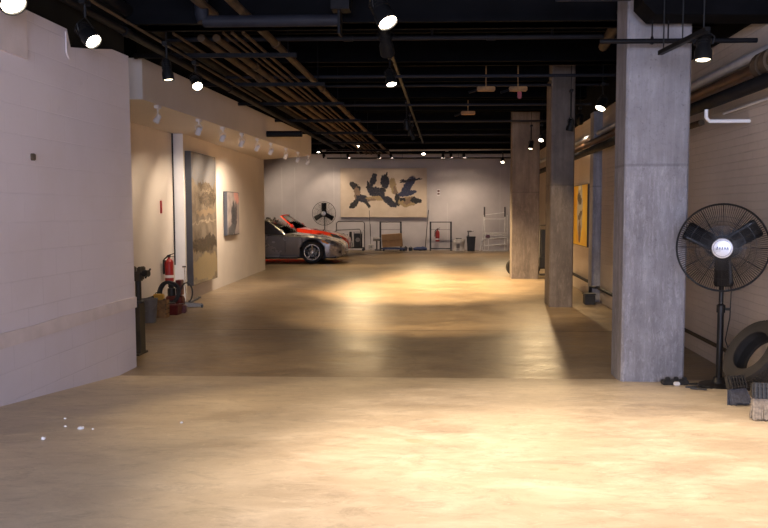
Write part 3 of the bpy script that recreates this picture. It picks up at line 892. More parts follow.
# lamps of the same rows that hang above and behind the camera
can_lamp((-.66, 3.3, 3.05), (.5, 3.1, .4), 'spotlight on the centre track above the camera', .07, .2, 145, 80, trackz=3.32, col=WARM2)
can_lamp((1.5, 3.3, 3.05), (1.3, 3.1, .3), 'spotlight right of the centre track above the camera', .07, .2, 185, 90, trackz=3.32, col=WARM2)
can_lamp((.6, 5.0, 3.15), (.5, 4.9, .3), 'spotlight over the ramp just above the picture', .06, .16, 55, 85, trackz=3.4, col=WARM2)
can_lamp((-6.2, 22.5, 3.0), (-5.4, 23.5, 0), 'spotlight over the parked cars in the alcove', .06, .16, 190, 110, trackz=3.4)
can_lamp((-6.5, 26.0, 3.0), (-5.0, YB, .8), 'spotlight at the back of the car alcove', .06, .16, 70, 110, trackz=3.4, col=WARM2)

# white gimbal spotlights under the soffit
soff = [(156, 120), (198, 132), (222, 139), (241, 145), (256.5, 149), (270, 152), (285, 155), (297, 156.5), (307, 158)]
ords = ['nearest', 'second', 'third', 'fourth', 'fifth', 'sixth', 'seventh', 'eighth', 'farthest']
for i, (px, py) in enumerate(soff):
    zl = SZ0 - .19
    P = atx(px, py, -3.4)
    for _ in range(6):
        P = atx(px, py, -3.42 + (P.y - 8.55) / 8.95 * .30 - .07)
    P.z = zl
    lit = i in (2, 3, 4, 5)
    tgt = (wallB(P.y + .5), P.y + .9, 1.0) if i > 0 else (-4.2, P.y - .4, 1.0)
    can_lamp(P, tgt, 'small white spotlight under the soffit, %s of the row' % ords[i], .038, .09, {0: 14, 1: 22, 2: 35, 3: 45, 4: 75, 5: 75}.get(i, 0), 100, mat='lamp_white', lens='lens_side' if lit else None, trackz=SZ0 - .015, col=WARM2)


# ================================================================== PAINTINGS
def painting(c, w_, h_, t, rotz, face, edge, label, yz=False):
    o = thing('painting', label, 'painting', c, (0, 0, rotz))
    k = MB()
    if yz:
        k.b2((-t / 2, -w_ / 2, -h_ / 2), (t / 2, w_ / 2, h_ / 2))
    else:
        k.b2((-w_ / 2, -t / 2, -h_ / 2), (w_ / 2, t / 2, h_ / 2))
    k.build('stretcher', edge, o, bev=.004)
    k = MB()
    e = 0.012
    if yz:
        sgn = 1 if c[0] < 0 else -1
        k.b2((sgn * t / 2, -w_ / 2 + e, -h_ / 2 + e), (sgn * (t / 2 + .005), w_ / 2 - e, h_ / 2 - e))
    else:
        k.b2((-w_ / 2 + e, -t / 2 - .005, -h_ / 2 + e), (w_ / 2 - e, -t / 2, h_ / 2 - e))
    k.build('canvas', face, o)
    return o


a = at(340, 168, YB - .08); b = at(427, 217.5, YB - .08)
painting(((a.x + b.x) / 2, YB - .05, (a.z + b.z) / 2), b.x - a.x, a.z - b.z, .07, 0, M['canvas_back'], M['canvas_edge_pale'],
         'wide cream abstract painting with dark blue swirls on the far wall')
# tall bronze one on the slanted left wall
yc = 13.17
painting((wallB(yc) + .055, yc, 1.355), 1.54, 2.22, .10, WANG, M['canvas_tall'], M['canvas_edge'],
         'tall mottled bronze and grey painting on the left wall', True)
yc = 15.35
painting((wallB(yc) + .045, yc, 1.43), 1.0, .87, .07, WANG, M['canvas_small'], M['canvas_edge'],
         'small grey painting with a pink corner, right of the tall bronze one', True)
yc = 14.35
a = atx(573.5, 186, 2.43); b = atx(587.5, 190, 2.43)
a2 = atx(573.5, 244, 2.43)
painting((2.465, (a.y + b.y) / 2, (a.z + a2.z) / 2), a.y - b.y, a.z - a2.z, .06, 0, M['canvas_yellow'], M['canvas_edge'],
         'yellow painting with a grey figure on the right wall behind the middle pillar', True)


# ================================================================== CARS
def make_car(name, label, paint, loc, hardtop):
    """local: +X forward, nose at x=0, wheels on z=0, near side is -Y"""
    root = thing(name, label, 'car', loc)
    L, W = 4.13, 0.875
    R = 0.315
    AX1, AX2 = -0.86, -3.26

    def lerp(tab, s):
        for (a0, v0), (a1, v1) in zip(tab, tab[1:]):
            if s <= a1:
                t = (s - a0) / (a1 - a0)
                t = t * t * (3 - 2 * t) if False else t
                return v0 + (v1 - v0) * t
        return tab[-1][1]
    hw = [(0, .42), (.05, .60), (.15, .72), (.35, .81), (.6, .86), (.9, .875), (1.3, .865), (2.0, .86), (2.8, .87), (3.3, .885), (3.7, .86), (3.95, .80), (4.08, .70), (4.13, .62)]
    zc = [(0, .50), (.04, .55), (.15, .61), (.4, .69), (.8, .765), (1.2, .82), (1.5, .86), (1.56, .87), (3.0, .93), (3.4, .93), (3.9, .92), (4.05, .90), (4.13, .82)]
    zs = [(0, .46), (.04, .52), (.15, .57), (.4, .66), (.75, .745), (1.0, .765), (1.3, .765), (1.6, .79), (2.3, .80), (2.9, .84), (3.3, .88), (3.7, .88), (4.05, .85), (4.13, .80)]
    zb = [(0, .24), (.08, .19), (.3, .17), (.5, .17), (1.3, .19), (2.8, .19), (3.7, .22), (4.0, .30), (4.13, .36)]
    st = [i * .03 for i in range(int(L / .03) + 1)] + [L]
    m = MB()
    rows = []
    for s in st:
        x = -s
        w_, c_, sh, bt = lerp(hw, s), lerp(zc, s), lerp(zs, s), lerp(zb, s)
        arch = bt
        for ax in (AX1, AX2):
            dx = abs(x - ax)
            if dx < R + .055:
                arch = max(arch, R + math.sqrt((R + .055) ** 2 - dx * dx))
        ck = 1.62 < s < 2.78
        lip = 0.0
        mid = max((bt + sh) / 2 + .05, arch + .01)
        mid = min(mid, sh - .04)
        arch = min(arch, mid - .01)
        pts = [(w_ * .93 if arch < .3 else w_ * .985, arch), (w_ * 1.0, mid), (w_ * .985, sh - .035), (w_ * .93, sh + .005)]
        if ck:
            pts += [(w_ * .80, sh + .012), (w_ * .76, .40), (.0, .40)]
        else:
            pts += [(w_ * .74, sh * .45 + c_ * .55), (w_ * .4, c_ - .008), (0, c_)]
        rows.append([m.bm.verts.new((x, -p[0], p[1])) for p in pts] + [m.bm.verts.new((x, p[0], p[1])) for p in reversed(pts[:-1])])
    for i in range(len(rows) - 1):
        A, B = rows[i], rows[i + 1]
        s = st[i]
        for j in range(len(A) - 1):
            f = m.bm.faces.new((A[j], A[j + 1], B[j + 1], B[j]))
            if 1.58 < s < 2.80 and 4 <= j <= 7:
                f.material_index = 1
    for rw in (rows[0], rows[-1]):
        m.bm.faces.new(rw)
    body = m.build('body', [paint, M['interior']], root, True)
    k = MB()
    k.b2((-3.95, -.70, .13), (-.20, .70, .38)); k.b2((-2.85, -.80, .12), (-1.3, .80, .36))
    for ax in (AX1, AX2):
        k.b2((ax - .3, -.62, .25), (ax + .3, .62, .62))
    k.build('underbody', M['interior'], root)
    # mouth of the bumper, badge-free
    k = MB()
    k.box((-.045, 0, .315), (.08, .75, .09), bev=.02); k.box((-.14, -.60, .32), (.10, .16, .08), Euler((0, 0, .5)), bev=.015); k.box((-.14, .60, .32), (.10, .16, .08), Euler((0, 0, -.5)), bev=.015)
    k.build('air_intake', M['interior'], root)
    for sy in (-1, 1):
        k = MB(); k.prism([(-.14, .50), (-.52, .60), (-.50, .675), (-.30, .645), (-.15, .565)], sy * .70, sy * .852, 'Y'); k.build('headlight', M['headlamp'], root, bev=.01)
        k = MB(); k.prism([(-.36, .535), (-.56, .585), (-.60, .66), (-.50, .645)], sy * .80, sy * .872, 'Y'); k.build('indicator', M['amber'], root, bev=.008)
        k = MB(); k.box((-1.72, sy * .88, .90), (.10, .19, .12), bev=.035); k.tube([(-1.68, sy * .78, .83), (-1.70, sy * .85, .88)], .02, 8); k.build('side_mirror', paint, root, True)
        k = MB()
        k.b2((-2.72, sy * .868, .30), (-2.71, sy * .874, .79)); k.b2((-1.62, sy * .868, .30), (-1.61, sy * .874, .77)); k.build('door_seam', M['interior'], root)
        k = MB(); k.b2((-2.85, sy * .80, .17), (-1.28, sy * .885, .225)); k.build('side_skirt', paint, root, bev=.015)
        # seats
        k = MB(); k.box((-2.15, sy * .36, .50), (.5, .48, .16), bev=.05); k.box((-2.48, sy * .36, .75), (.14, .46, .60), Euler((0, -.18, 0)), bev=.05); k.box((-2.56, sy * .36, 1.05), (.10, .24, .18), bev=.04)
        k.build('seat', M['leather'], root, True)
    # windscreen
    k = MB()
    n_ = 10
    bot, tp = [], []
    for i in range(n_ + 1):
        t = -1 + 2 * i / n_
        bot.append(k.bm.verts.new((-1.42 - .22 * t * t, t * .76, .845 - .03 * t * t)))
        tp.append(k.bm.verts.new((-2.02 - .13 * t * t, t * .62, 1.215 - .03 * t * t)))
    for i in range(n_):
        k.bm.faces.new((bot[i], bot[i + 1], tp[i + 1], tp[i]))
    g = k.build('windscreen', M['car_glass'], root, True)
    sd = g.modifiers.new('solid', 'SOLIDIFY'); sd.thickness = .006
    k = MB()
    T = [(-2.02 - .13 * (t / 5) ** 2, t / 5 * .62, 1.22 - .03 * (t / 5) ** 2) for t in range(-5, 6)]
    k.tube([(-1.64, -.77, .81)] + T + [(-1.64, .77, .81)], .022, 8)
    k.build('windscreen_frame', paint if loc[1] > 24 else M['alloy'], root, True)
    if hardtop:
        for sy in (-1, 1):
            k = MB(); k.prism([(-1.72, .80), (-2.10, 1.16), (-2.75, 1.15), (-2.95, .84)], sy * .73, sy * .74, 'Y'); k.build('side_window', M['headlamp'], root)
        k = MB()
        rr = []
        for s_, zz, wy in ((2.02, 1.205, .64), (2.3, 1.24, .68), (2.6, 1.22, .70), (2.85, 1.14, .72), (3.0, 1.02, .74), (3.12, .92, .76)):
            rr.append([k.bm.verts.new((-s_, t * wy, zz - .05 * t * t)) for t in (-1, -.8, -.4, 0, .4, .8, 1)])
        for A, B in zip(rr, rr[1:]):
            for j in range(6):
                k.bm.faces.new((A[j], A[j + 1], B[j + 1], B[j]))
        g = k.build('soft_top', M['leather'], root, True)
        sd = g.modifiers.new('solid', 'SOLIDIFY'); sd.thickness = .02
    else:
        for sy in (-1, 1):
            k = MB(); k.tube([(-2.80, sy * .18, .85), (-2.80, sy * .18, 1.06), (-2.80, sy * .24, 1.12), (-2.80, sy * .48, 1.12), (-2.80, sy * .55, 1.06), (-2.80, sy * .55, .85)], .028, 8)
            k.build('roll_hoop', M['plastic_black'], root, True)
        k = MB(); k.box((-2.98, 0, .95), (.34, 1.2, .10), bev=.04); k.build('folded_roof', M['leather'], root, True)
    k = MB()
    k.tube([(-1.98 + .03 * math.sin(a_), -.36 + .18 * math.cos(a_), .84 + .17 * math.sin(a_)) for a_ in [2 * PI * i / 20 for i in range(20)]], .014, 6, closed=True)
    k.box((-1.80, 0, .80), (.34, 1.28, .12), bev=.05)
    k.build('dashboard', M['plastic_black'], root, True)
    # wheels
    for ax in (AX1, AX2):
        for sy in (-1, 1):
            wh = bpy.data.objects.new('wheel', None)
            wh.empty_display_size = .1
            COL.objects.link(wh); wh.parent = root
            wh.location = (ax, sy * .775, R)
            fr = frame((0, sy, 0))
            k = MB(); k.lathe([(.205, -.09), (.26, -.10), (.295, -.095), (R, -.07), (R, .06), (.30, .085), (.26, .095), (.215, .085)], 40, fr, closed=True)
            k.build('tyre', M['rubber'], wh, True)
            k = MB(); k.lathe([(.215, -.08), (.215, .075), (.222, .088), (.205, .088), (.195, .06), (.19, -.06)], 40, fr, closed=True)
            k.lathe([(0, .068), (.05, .066), (.06, .04), (0, .04)], 20, fr)
            for q in range(5):
                a_ = 2 * PI * q / 5 + .3
                e1 = fr @ Vector((math.cos(a_) * .04, math.sin(a_) * .04, .055)); e2 = fr @ Vector((math.cos(a_) * .20, math.sin(a_) * .20, .07))
                k.tube([e1, (e1 + e2) / 2, e2], [.030, .024, .032], 8)
            k.build('rim', M['alloy'], wh, True)
            k = MB(); k.lathe([(0, .0), (.13, .0), (.13, .02), (0, .02)], 24, fr); k.build('brake_disc', M['steel'], wh, True)
    return root


g1 = atz(311, 262.5, 0)
nose = at(342.5, 250, 21.2)
make_car('convertible_car', 'silver grey sports car with a black soft top, nose out from behind the left wall', M['paint_silver'], (nose.x, 22.05, 0), True)
n2 = at(345, 240, 24.6)
make_car('sports_car', 'bright red sports car parked behind the silver grey convertible', M['paint_red'], (n2.x + .12, 24.9, 0), False).scale = (1, 1, 1.10)


# ================================================================== PEDESTAL FANS
def make_fan(name_label, loc, head_z, Rf, nblade_rot, logo, zpole=0.0, thin=120, rotz=0.0):
    """head faces -Y"""
    root = thing('pedestal_fan', name_label, 'fan', loc, (0, 0, rotz))
    k = MB(); k.lathe([(0, 0), (.16, 0), (.165, .010), (.155, .022), (.06, .035), (.04, .08), (0, .08)], 40); k.build('base', M['fan_black'], root, True)
    k = MB(); k.tube([(0, 0, .04), (0, 0, head_z * .56)], .026, 14); k.tube([(0, 0, head_z * .5), (0, 0, head_z - .05)], .019, 12)
    k.lathe([(.034, 0), (.034, .06), (.02, .07)], 14, frame((0, 0, 1), (0, 0, head_z * .56 - .03)))
    k.build('pole', M['fan_black'], root, True)
    k = MB(); k.tube([(.03, 0, head_z * .56), (.075, 0, head_z * .56)], .012, 8); k.build('height_knob', M['plastic_black'], root, True)
    fr = frame((0, -1, 0), (0, -.12, head_z))
    k = MB(); k.lathe([(0, -.17), (.07, -.165), (.095, -.13), (.095, -.02), (.06, .0), (.02, .015), (.02, .04)], 28, fr); k.box((0, 0, head_z - .05), (.07, .10, .12), bev=.01)
    k.build('motor', M['fan_black'], root, True)
    # blades
    for q in range(3):
        a_ = nblade_rot + 2 * PI * q / 3
        k = MB()
        rad = Vector((math.cos(a_), math.sin(a_), 0)); tan = Vector((-rad.y, rad.x, 0))
        g_ = []
        for rr, ww, tw in ((.07, .07, .35), (.10, .085, .5), (.16, .088, .5), (.26, .09, .42), (.33, .094, .36), (.365, .092, .33), (.378, .075, .32)):
            r_ = rr * Rf / .42
            g_.append([k.bm.verts.new(fr @ (rad * r_ + tan * (u * ww * Rf / .42) * math.cos(tw) + Vector((0, 0, .035 + u * ww * math.sin(tw) * .8)))) for u in (-1, -.5, 0, .5, 1)])
        for A, B in zip(g_, g_[1:]):
            for j in range(4):
                k.bm.faces.new((A[j], A[j + 1], B[j + 1], B[j]))
        o = k.build('blade', M['fan_black'], root, True)
        sd = o.modifiers.new('solid', 'SOLIDIFY'); sd.thickness = .004
    # guard: front and rear domes of wire, rim ring, ribs
    k = MB()
    k.tube([fr @ Vector((Rf * math.cos(a_), Rf * math.sin(a_), .03)) for a_ in [2 * PI * i / 64 for i in range(64)]], .008, 8, closed=True)
    for rr, zz in ((.10, .135), (Rf * .5, .118), (.72 * Rf, .098)):
        k.tube([fr @ Vector((rr * math.cos(a_), rr * math.sin(a_), zz)) for a_ in [2 * PI * i / 48 for i in range(48)]], .0018, 4, closed=True)
    for rr, zz in ((.10, -.09), (Rf * .6, -.07)):
        k.tube([fr @ Vector((rr * math.cos(a_), rr * math.sin(a_), zz)) for a_ in [2 * PI * i / 48 for i in range(48)]], .0022, 4, closed=True)
    for i in range(thin):
        a_ = 2 * PI * i / thin
        c_, s_ = math.cos(a_), math.sin(a_)
        thick = (i % (thin // 12) == 0)
        r_ = .0036 if thick else .0019
        k.tube([fr @ Vector((c_ * q * Rf, s_ * q * Rf, z)) for q, z in ((.16, .135), (.5, .118), (.8, .09), (.95, .055), (1, .03))], r_, 4)
        k.tube([fr @ Vector((c_ * q * Rf, s_ * q * Rf, z)) for q, z in ((.2, -.09), (.6, -.07), (.92, -.03), (1, .03))], r_, 4)
    k.build('guard', M['fan_black'], root)
    k = MB(); k.lathe([(0, .12), (.075, .12), (.080, .135), (.076, .148), (.06, .152), (0, .153)], 32, fr)
    o = k.build('hub_badge', M['badge'], root, True)
    if logo:
        k = MB()
        # slanted word mark, worn beyond reading, inside a ring
        x = -.042
        for wd, sl, h_ in ((.010, .006, .026), (.010, .006, .022), (.008, .006, .024), (.012, .004, .022), (.010, .006, .024)):
            A = fr @ Vector((x, -h_ / 2, .1545)); B = fr @ Vector((x + sl, h_ / 2, .1545)); C_ = fr @ Vector((x + wd, -h_ / 2, .1545))
            k.tube([A, B], .0026, 5); k.tube([B, C_], .0022, 5)
            x += .019
        k.tube([fr @ Vector((.064 * math.cos(a_), .064 * math.sin(a_), .150)) for a_ in [2 * PI * i / 32 for i in range(32)]], .002, 5, closed=True)
        k.build('badge_mark', M['badge_ink'], o)
    k = MB(); k.tube([(.05, .05, head_z - .05), (.075, .04, head_z - .35), (.07, .03, head_z * .5), (.04, .06, head_z * .33), (.12, .10, .15), (.10, .0, .05)], .005, 6); k.build('power_cord', M['plastic_black'], root, True)
    return root


Yf = 6.25
hc = at(722.5, 247.5, Yf - .113)
zf = fz(Yf)
# image: blades point to about 27, 150 and 272 degrees from the badge
make_fan('large black pedestal fan with round wire guard beside the nearest pillar', (hc.x + .041, Yf, zf), hc.z - zf, .345, math.radians(33), True, rotz=-.35)
hb = at(324, 213.5, 27.0)
make_fan('distant black pedestal fan behind the red car', (hb.x, 27.15, 0), hb.z, .42, math.radians(90), False, thin=60)


# ================================================================== TYRES AND BROOMS, FRONT RIGHT
def tyre(c, nrm, R, W, label, mat):
    k = MB()
    fr = frame(nrm, (0, 0, 0))
    h = W / 2
    k.lathe([(R * .60, -h * .80), (R * .68, -h * .98), (R * .84, -h * 1.0), (R * .95, -h * .88), (R, -h * .6), (R * 1.003, 0), (R, h * .6), (R * .95, h * .88), (R * .84, h), (R * .68, h * .98), (R * .60, h * .80), (R * .62, h * .6), (R * .90, h * .5), (R * .92, 0), (R * .90, -h * .5), (R * .62, -h * .6)], 56, fr, closed=True)
    o = thing('tyre', label, 'tyre', c)
    k.build('carcass', mat, o, True)
    k = MB()
    for i in range(64):
        a_ = 2 * PI * i / 64
        for zz in (-.45, .0, .45):
            rot = (fr @ Matrix.Rotation(a_, 4, 'Z')).to_3x3()
            k.box(fr @ Vector((R * 1.002 * math.cos(a_ + zz * .05), R * 1.002 * math.sin(a_ + zz * .05), zz * h)), (.012, R * .06, W * .16), rot)
    k.build('tread', mat, o)
    return o


def rest_z(nrm, R, W, y):
    n_ = Vector(nrm).normalized()
    return fz(y) + R * math.sqrt(1 - n_.z ** 2) + W / 2 * abs(n_.z) * .9 + .01


nr = Vector((-.80, -.17, .57)).normalized()
tyre((2.36, 5.80, rest_z(nr, .275, .18, 5.6)), nr, .275, .18, 'dusty black tyre leaning at the foot of the right wall behind the brooms', M['rubber_dusty'])


def broom(c, w_, label, bm_, lean, rotz, bl=.13):
    o = thing('broom_head', label, 'broom', c, (lean, 0, rotz))
    k = MB(); k.box((0, 0, bl + .055), (w_, .05, .10), bev=.008)
    for i in range(6):
        k.box((-w_ / 2 + w_ * (i + .5) / 6, -.03, bl + .055), (w_ * .07, .02, .09))
    for z in (-.03, 0, .03):
        k.box((0, -.032, bl + .055 + z), (w_ * .98, .012, .006))
    k.build('head_block', M['plastic_black'], o)
    k = MB()
    n_ = 26
    for i in range(n_):
        for j in range(3):
            u = (i + .5) / n_ * 2 - 1
            v = (j - 1)
            k.tube([(u * w_ * .47, v * .016, bl + .01), (u * w_ * .56 + random.uniform(-.004, .004), v * .035, random.uniform(0, .012))], [.0045, .0055], 5)
    k.build('bristles', bm_, o)
    return o


p = at(736, 401, 5.3)
broom((p.x, 5.22, fz(5.22) + .003), .13, 'blue-grey broom head leaning beside the foot of the fan', M['bristle_blue'], -.42, .25, .10)
p = at(764, 420, 4.62)
broom((p.x, 4.62, fz(4.62) + .003), .14, 'dark ribbed broom head with pale splayed bristles at the right edge', M['bristle_tan'], -.15, -.1, .12)
# scrap strut and hand brush between them
p = at(745, 402, 5.15)
k = MB(); k.tube([(p.x - .03, 4.88, fz(4.88) + .01), (p.x + .05, 4.98, fz(4.98) + .10)], .006, 8); k.tube([(p.x - .01, 4.92, fz(4.92) + .01), (p.x + .03, 4.98, fz(4.98) + .13)], .007, 8)
tag(k.build('metal_rod', M['steel']), 'bent steel rods between the two broom heads', 'rod')
# power strip and cable at the foot of the pillar
ps = atz(674, 384.5, fz(6.35) + .02)
t = thing('power_strip', 'black power strip lying at the foot of the nearest pillar', 'power strip', (ps.x + .03, 6.36, fz(6.36)), (0, 0, .05))
k = MB(); k.box((0, 0, .022), (.22, .07, .04), bev=.008); k.build('housing', M['plastic_black'], t)
for i in range(3):
    k = MB(); k.box((-.06 + i * .07, -.005, .052), (.035, .035, .03), bev=.006); k.build('plug', M['plastic_black'], t)
k = MB(); k.box((.0, -.05, .02), (.05, .03, .03), bev=.006); k.build('adapter', M['label_white'], t)
k = MB()
pts = [(ps.x + .12, 6.36), (ps.x + .22, 6.30), (ps.x + .34, 6.22), (ps.x + .45, 6.20), (hc.x - .25, 6.05), (hc.x - .14, 6.0)]
k.tube([(x, y, fz(y) + .009) for x, y in pts], .0065, 6)
pts = [(ps.x + .12, 6.38), (ps.x + .26, 6.40), (ps.x + .40, 6.30), (hc.x - .26, 6.14), (hc.x - .18, 6.12)]
k.tube([(x, y, fz(y) + .009) for x, y in pts], .0065, 6)
tag(k.build('power_cable', M['plastic_black'], smooth=True), 'black cable running over the floor from the power strip to the fan', 'cable')
k = MB(); k.lathe([(.06, 0), (.07, .012), (.0, .02)], 16, frame((0, 0, 1), (0, 0, 0)))
p = at(597.5, 307, 12.1)
t = thing('floor_box', 'small dark box at the foot of the right wall pilaster', 'box', (2.27, 12.15, 0))
k.bm.free()
k = MB(); k.box((0, 0, .08), (.17, .17, .16), bev=.012); k.box((0, 0, .165), (.19, .19, .02), bev=.005); k.build('case', M['plastic_black'], t)

# ================================================================== LEFT JUNK CORNER
def tagm(mb, name, mat, label, cat, group=None, smooth=False):
    return tag(mb.build(name, mat, smooth=smooth), label, cat, group)


Yp = 7.75
p = at(141, 362, Yp)
zb0 = at(141, 303, Yp).z
t = thing('vice_stand', 'dark post topped by a black bench vice at the end of the near left wall', 'stand', (at(139.5, 330, Yp).x, Yp, 0))
k = MB(); k.b2((-.06, -.07, 0), (.035, .07, zb0)); k.b2((-.10, -.12, 0), (.04, .12, .02)); k.build('post', M['wood_dark'], t, bev=.006)
k = MB(); k.tube([(.0, 0, zb0), (.0, 0, zb0 + .24)], .03, 12); k.lathe([(.055, 0), (.055, .02), (.03, .03)], 16, frame((0, 0, 1), (0, 0, zb0))); k.build('column', M['plastic_black'], t, True)
zt = zb0 + .24
k = MB(); k.box((-.02, 0, zt + .04), (.14, .10, .10), bev=.015); k.box((.035, 0, zt + .11), (.05, .12, .06), bev=.01); k.box((-.06, 0, zt + .11), (.05, .12, .06), bev=.01); k.build('vice_body', M['wood_dark'], t)
k = MB(); k.tube([(.03, 0, zt + .07), (.12, -.02, zt + .07)], .035, 14); k.tube([(.11, -.08, zt + .03), (.11, .05, zt + .11)], .010, 8); k.build('vice_screw', M['plastic_black'], t, True)
# grey bin
Yb = 9.9
p = at(148, 322, Yb)
t = thing('waste_bin', 'grey plastic bin beside the dark post', 'bin', (p.x + .0, 9.95, 0))
k = MB(); k.lathe([(0, .0), (.085, 0), (.11, .30), (.115, .305), (.115, .32), (.10, .32), (.078, .02), (0, .02)], 28); k.build('bucket', M['grey_plastic'], t, True)
k = MB(); k.tube([(-.11, 0, .29), (-.09, -.06, .20), (0, -.10, .16), (.09, -.06, .20), (.11, 0, .29)], .005, 6); k.build('bin_handle', M['steel'], t, True)
# crates
Yc = 10.3
p = at(160, 318, Yc)
t = thing('wooden_crate', 'small orange-brown wooden crate right of the grey bin', 'crate', (at(161, 318, 10.45).x, 10.45, 0), (0, 0, .1))
t.scale = (.58, .58, .8)
k = MB()
for z in (.03, .11, .19, .27):
    for sy in (-1, 1):
        k.box((0, sy * .13, z), (.34, .015, .065))
    for sx in (-1, 1):
        k.box((sx * .165, 0, z), (.015, .25, .065))
k.box((0, 0, .01), (.32, .24, .015))
k.build('slats', M['wood'], t)
for sx in (-1, 1):
    for sy in (-1, 1):
        k = MB(); k.box((sx * .15, sy * .118, .15), (.03, .03, .29)); k.build('corner_post', M['wood_dark'], t)
t2 = thing('tool_case', 'yellow tool case sitting on the wooden crate', 'tool case', (at(159, 310, 10.45).x, 10.45, .249), (0, 0, .15))
t2.scale = (.65, .65, .65)
k = MB(); k.box((0, 0, .06), (.22, .18, .12), bev=.02); k.build('case', M['yellow'], t2)
k = MB(); k.tube([(-.06, -.02, .115), (-.05, -.02, .15), (.05, -.02, .15), (.06, -.02, .115)], .010, 8); k.build('case_handle', M['plastic_black'], t2, True)
# dark tool lying between
k = MB(); k.tube([(p.x - .16, 10.2, .28), (p.x - .02, 10.12, .32)], .018, 8); k.b2((p.x - .19, 10.12, .0), (p.x - .12, 10.22, .29))
tagm(k, 'tool_rack', M['plastic_black'], 'small black rack between the grey bin and the yellow case', 'rack')
# compressor with hose
Yk = 11.35
c = at(174, 300, Yk)
t = thing('air_compressor', 'dark red air compressor under the wall extinguisher, wound with hose', 'compressor', (c.x, Yk, 0))
t.scale = (.58, .58, .60)
k = MB()
k.lathe([(0, 0), (.09, .01), (.14, .05), (.15, .10), (.15, .40), (.14, .45), (.09, .49), (0, .50)], 28, frame((1, 0, 0), (-.22, 0, .20))); k.build('tank', M['dark_red'], t, True)
k = MB(); k.b2((.08, -.10, .35), (.24, .10, .74)); k.build('pump_cover', M['dark_red'], t, bev=.02)
k = MB(); k.lathe([(0, 0), (.10, 0), (.10, .18), (.06, .2), (0, .2)], 20, frame((0, 0, 1), (-.06, 0, .34))); k.box((-.06, 0, .60), (.14, .12, .12), bev=.015); k.build('motor', M['plastic_black'], t, True)
for sx in (-.16, .2):
    for sy in (-1, 1):
        k = MB(); k.tube([(sx, sy * .1, .10), (sx, sy * .13, 0.0)], .018, 8); k.build('leg', M['plastic_black'], t)
k = MB()
for q in range(9):
    rr = .13 + .012 * (q % 4)
    k.tube([(.0 + rr * math.cos(a_), -.15 - .010 * q + .02 * math.sin(3 * a_), .27 + rr * 1.05 * math.sin(a_)) for a_ in [2 * PI * i / 36 for i in range(36)]], .008, 6, closed=True)
tagm(k, 'coiled_hose', M['hose'], 'coil of dark hose hung on the air compressor', 'hose', smooth=True).location = (c.x, Yk, 0)
k = MB(); k.tube([(c.x + .24 + .09 * math.cos(a_), Yk - .14 + .002 * i, .26 + .15 * math.sin(a_)) for i, a_ in [(i, -1.2 + i * .19) for i in range(22)]], .012, 6)
tagm(k, 'loose_hose', M['hose'], 'loop of dark hose hanging right of the compressor', 'hose', smooth=True)
# red boxes on the floor
for i, (px, py, Y, s, lb) in enumerate(((172, 317, 10.75, (.24, .2, .14), 'low dark red toolbox before the compressor, left one'), (181.5, 314.5, 10.95, (.15, .18, .10), 'smaller dark red toolbox before the compressor, right one'))):
    p = at(px, py, Y)
    t = thing('toolbox', lb, 'toolbox', (p.x, Y, 0), (0, 0, .2 * i))
    k = MB(); k.box((0, 0, s[2] / 2), s, bev=.01); k.build('box_body', M['dark_red'], t)
    k = MB(); k.tube([(-s[0] * .25, 0, s[2]), (-s[0] * .2, 0, s[2] + .03), (s[0] * .2, 0, s[2] + .03), (s[0] * .25, 0, s[2])], .007, 6); k.build('handle', M['steel'], t, True)
# floor jack with a tall handle
p = at(189, 309, 11.45)
t = thing('floor_jack', 'steel trolley jack with an upright handle in front of the tall painting', 'jack', (at(190, 309, 11.5).x, 11.5, 0), (0, 0, .35))
t.scale = (.46, .6, .72)
k = MB()
for sy in (-.10, .10):
    k.prism([(-.18, .03), (-.16, .12), (.1, .10), (.42, .06), (.44, .03), (.3, .02)], sy - .008, sy + .008, 'Y')
k.box((.0, 0, .07), (.20, .2, .05)); k.tube([(-.05, 0, .10), (.30, 0, .20)], .022, 8); k.build('frame', M['steel'], t)
k = MB(); k.lathe([(0, 0), (.05, 0), (.055, .03), (0, .03)], 16, frame((0, 0, 1), (.32, 0, .20))); k.build('saddle', M['steel'], t, True)
for sx in (-.12, .38):
    for sy in (-.13, .13):
        k = MB(); k.lathe([(0, -.02), (.035, -.02), (.035, .02), (0, .02)], 16, frame((0, 1, 0), (sx, sy, .036))); k.build('caster', M['plastic_black'], t, True)
k = MB(); k.tube([(-.10, 0, .10), (-.12, 0, .35), (-.16, 0, .88)], .016, 10); k.tube([(-.22, 0, .88), (-.10, 0, .88)], .018, 8); k.build('jack_handle', M['chrome'], t, True)


def extinguisher(loc, h, label, wallx=None, back=False):
    t = thing('fire_extinguisher', label, 'fire extinguisher', loc)
    r = h * .15
    k = MB(); k.lathe([(0, 0), (r, .0), (r, h * .66), (r * .8, h * .74), (r * .35, h * .80), (r * .3, h * .86), (0, h * .86)], 24); k.build('cylinder', M['extinguisher'], t, True)
    k = MB(); k.box((0, 0, h * .89), (r * .7, r * .7, h * .07)); k.box((r * .5, 0, h * .95), (r * 1.6, r * .35, h * .03), Euler((0, -.3, 0))); k.box((r * .5, 0, h * .88), (r * 1.4, r * .35, h * .02)); k.build('valve', M['plastic_black'], t)
    k = MB(); k.tube([(-r * .3, -r * .3, h * .88), (-r * 1.2, -r * .4, h * .75), (-r * 1.25, -r * .4, h * .35)], r * .18, 8); k.build('hose', M['plastic_black'], t, True)
    k = MB(); k.lathe([(r * 1.01, h * .12), (r * 1.01, h * .22)], 24, cap=False)
    o = k.build('label_band', M['label_white'], t, True)
    k = MB(); k.box((-r * 1.2 if wallx else 0, 0 if wallx else r * 1.15, h * .5), (.02 if wallx else r, r if wallx else .02, h * .5)); k.build('bracket', M['plastic_black'], t)
    return t


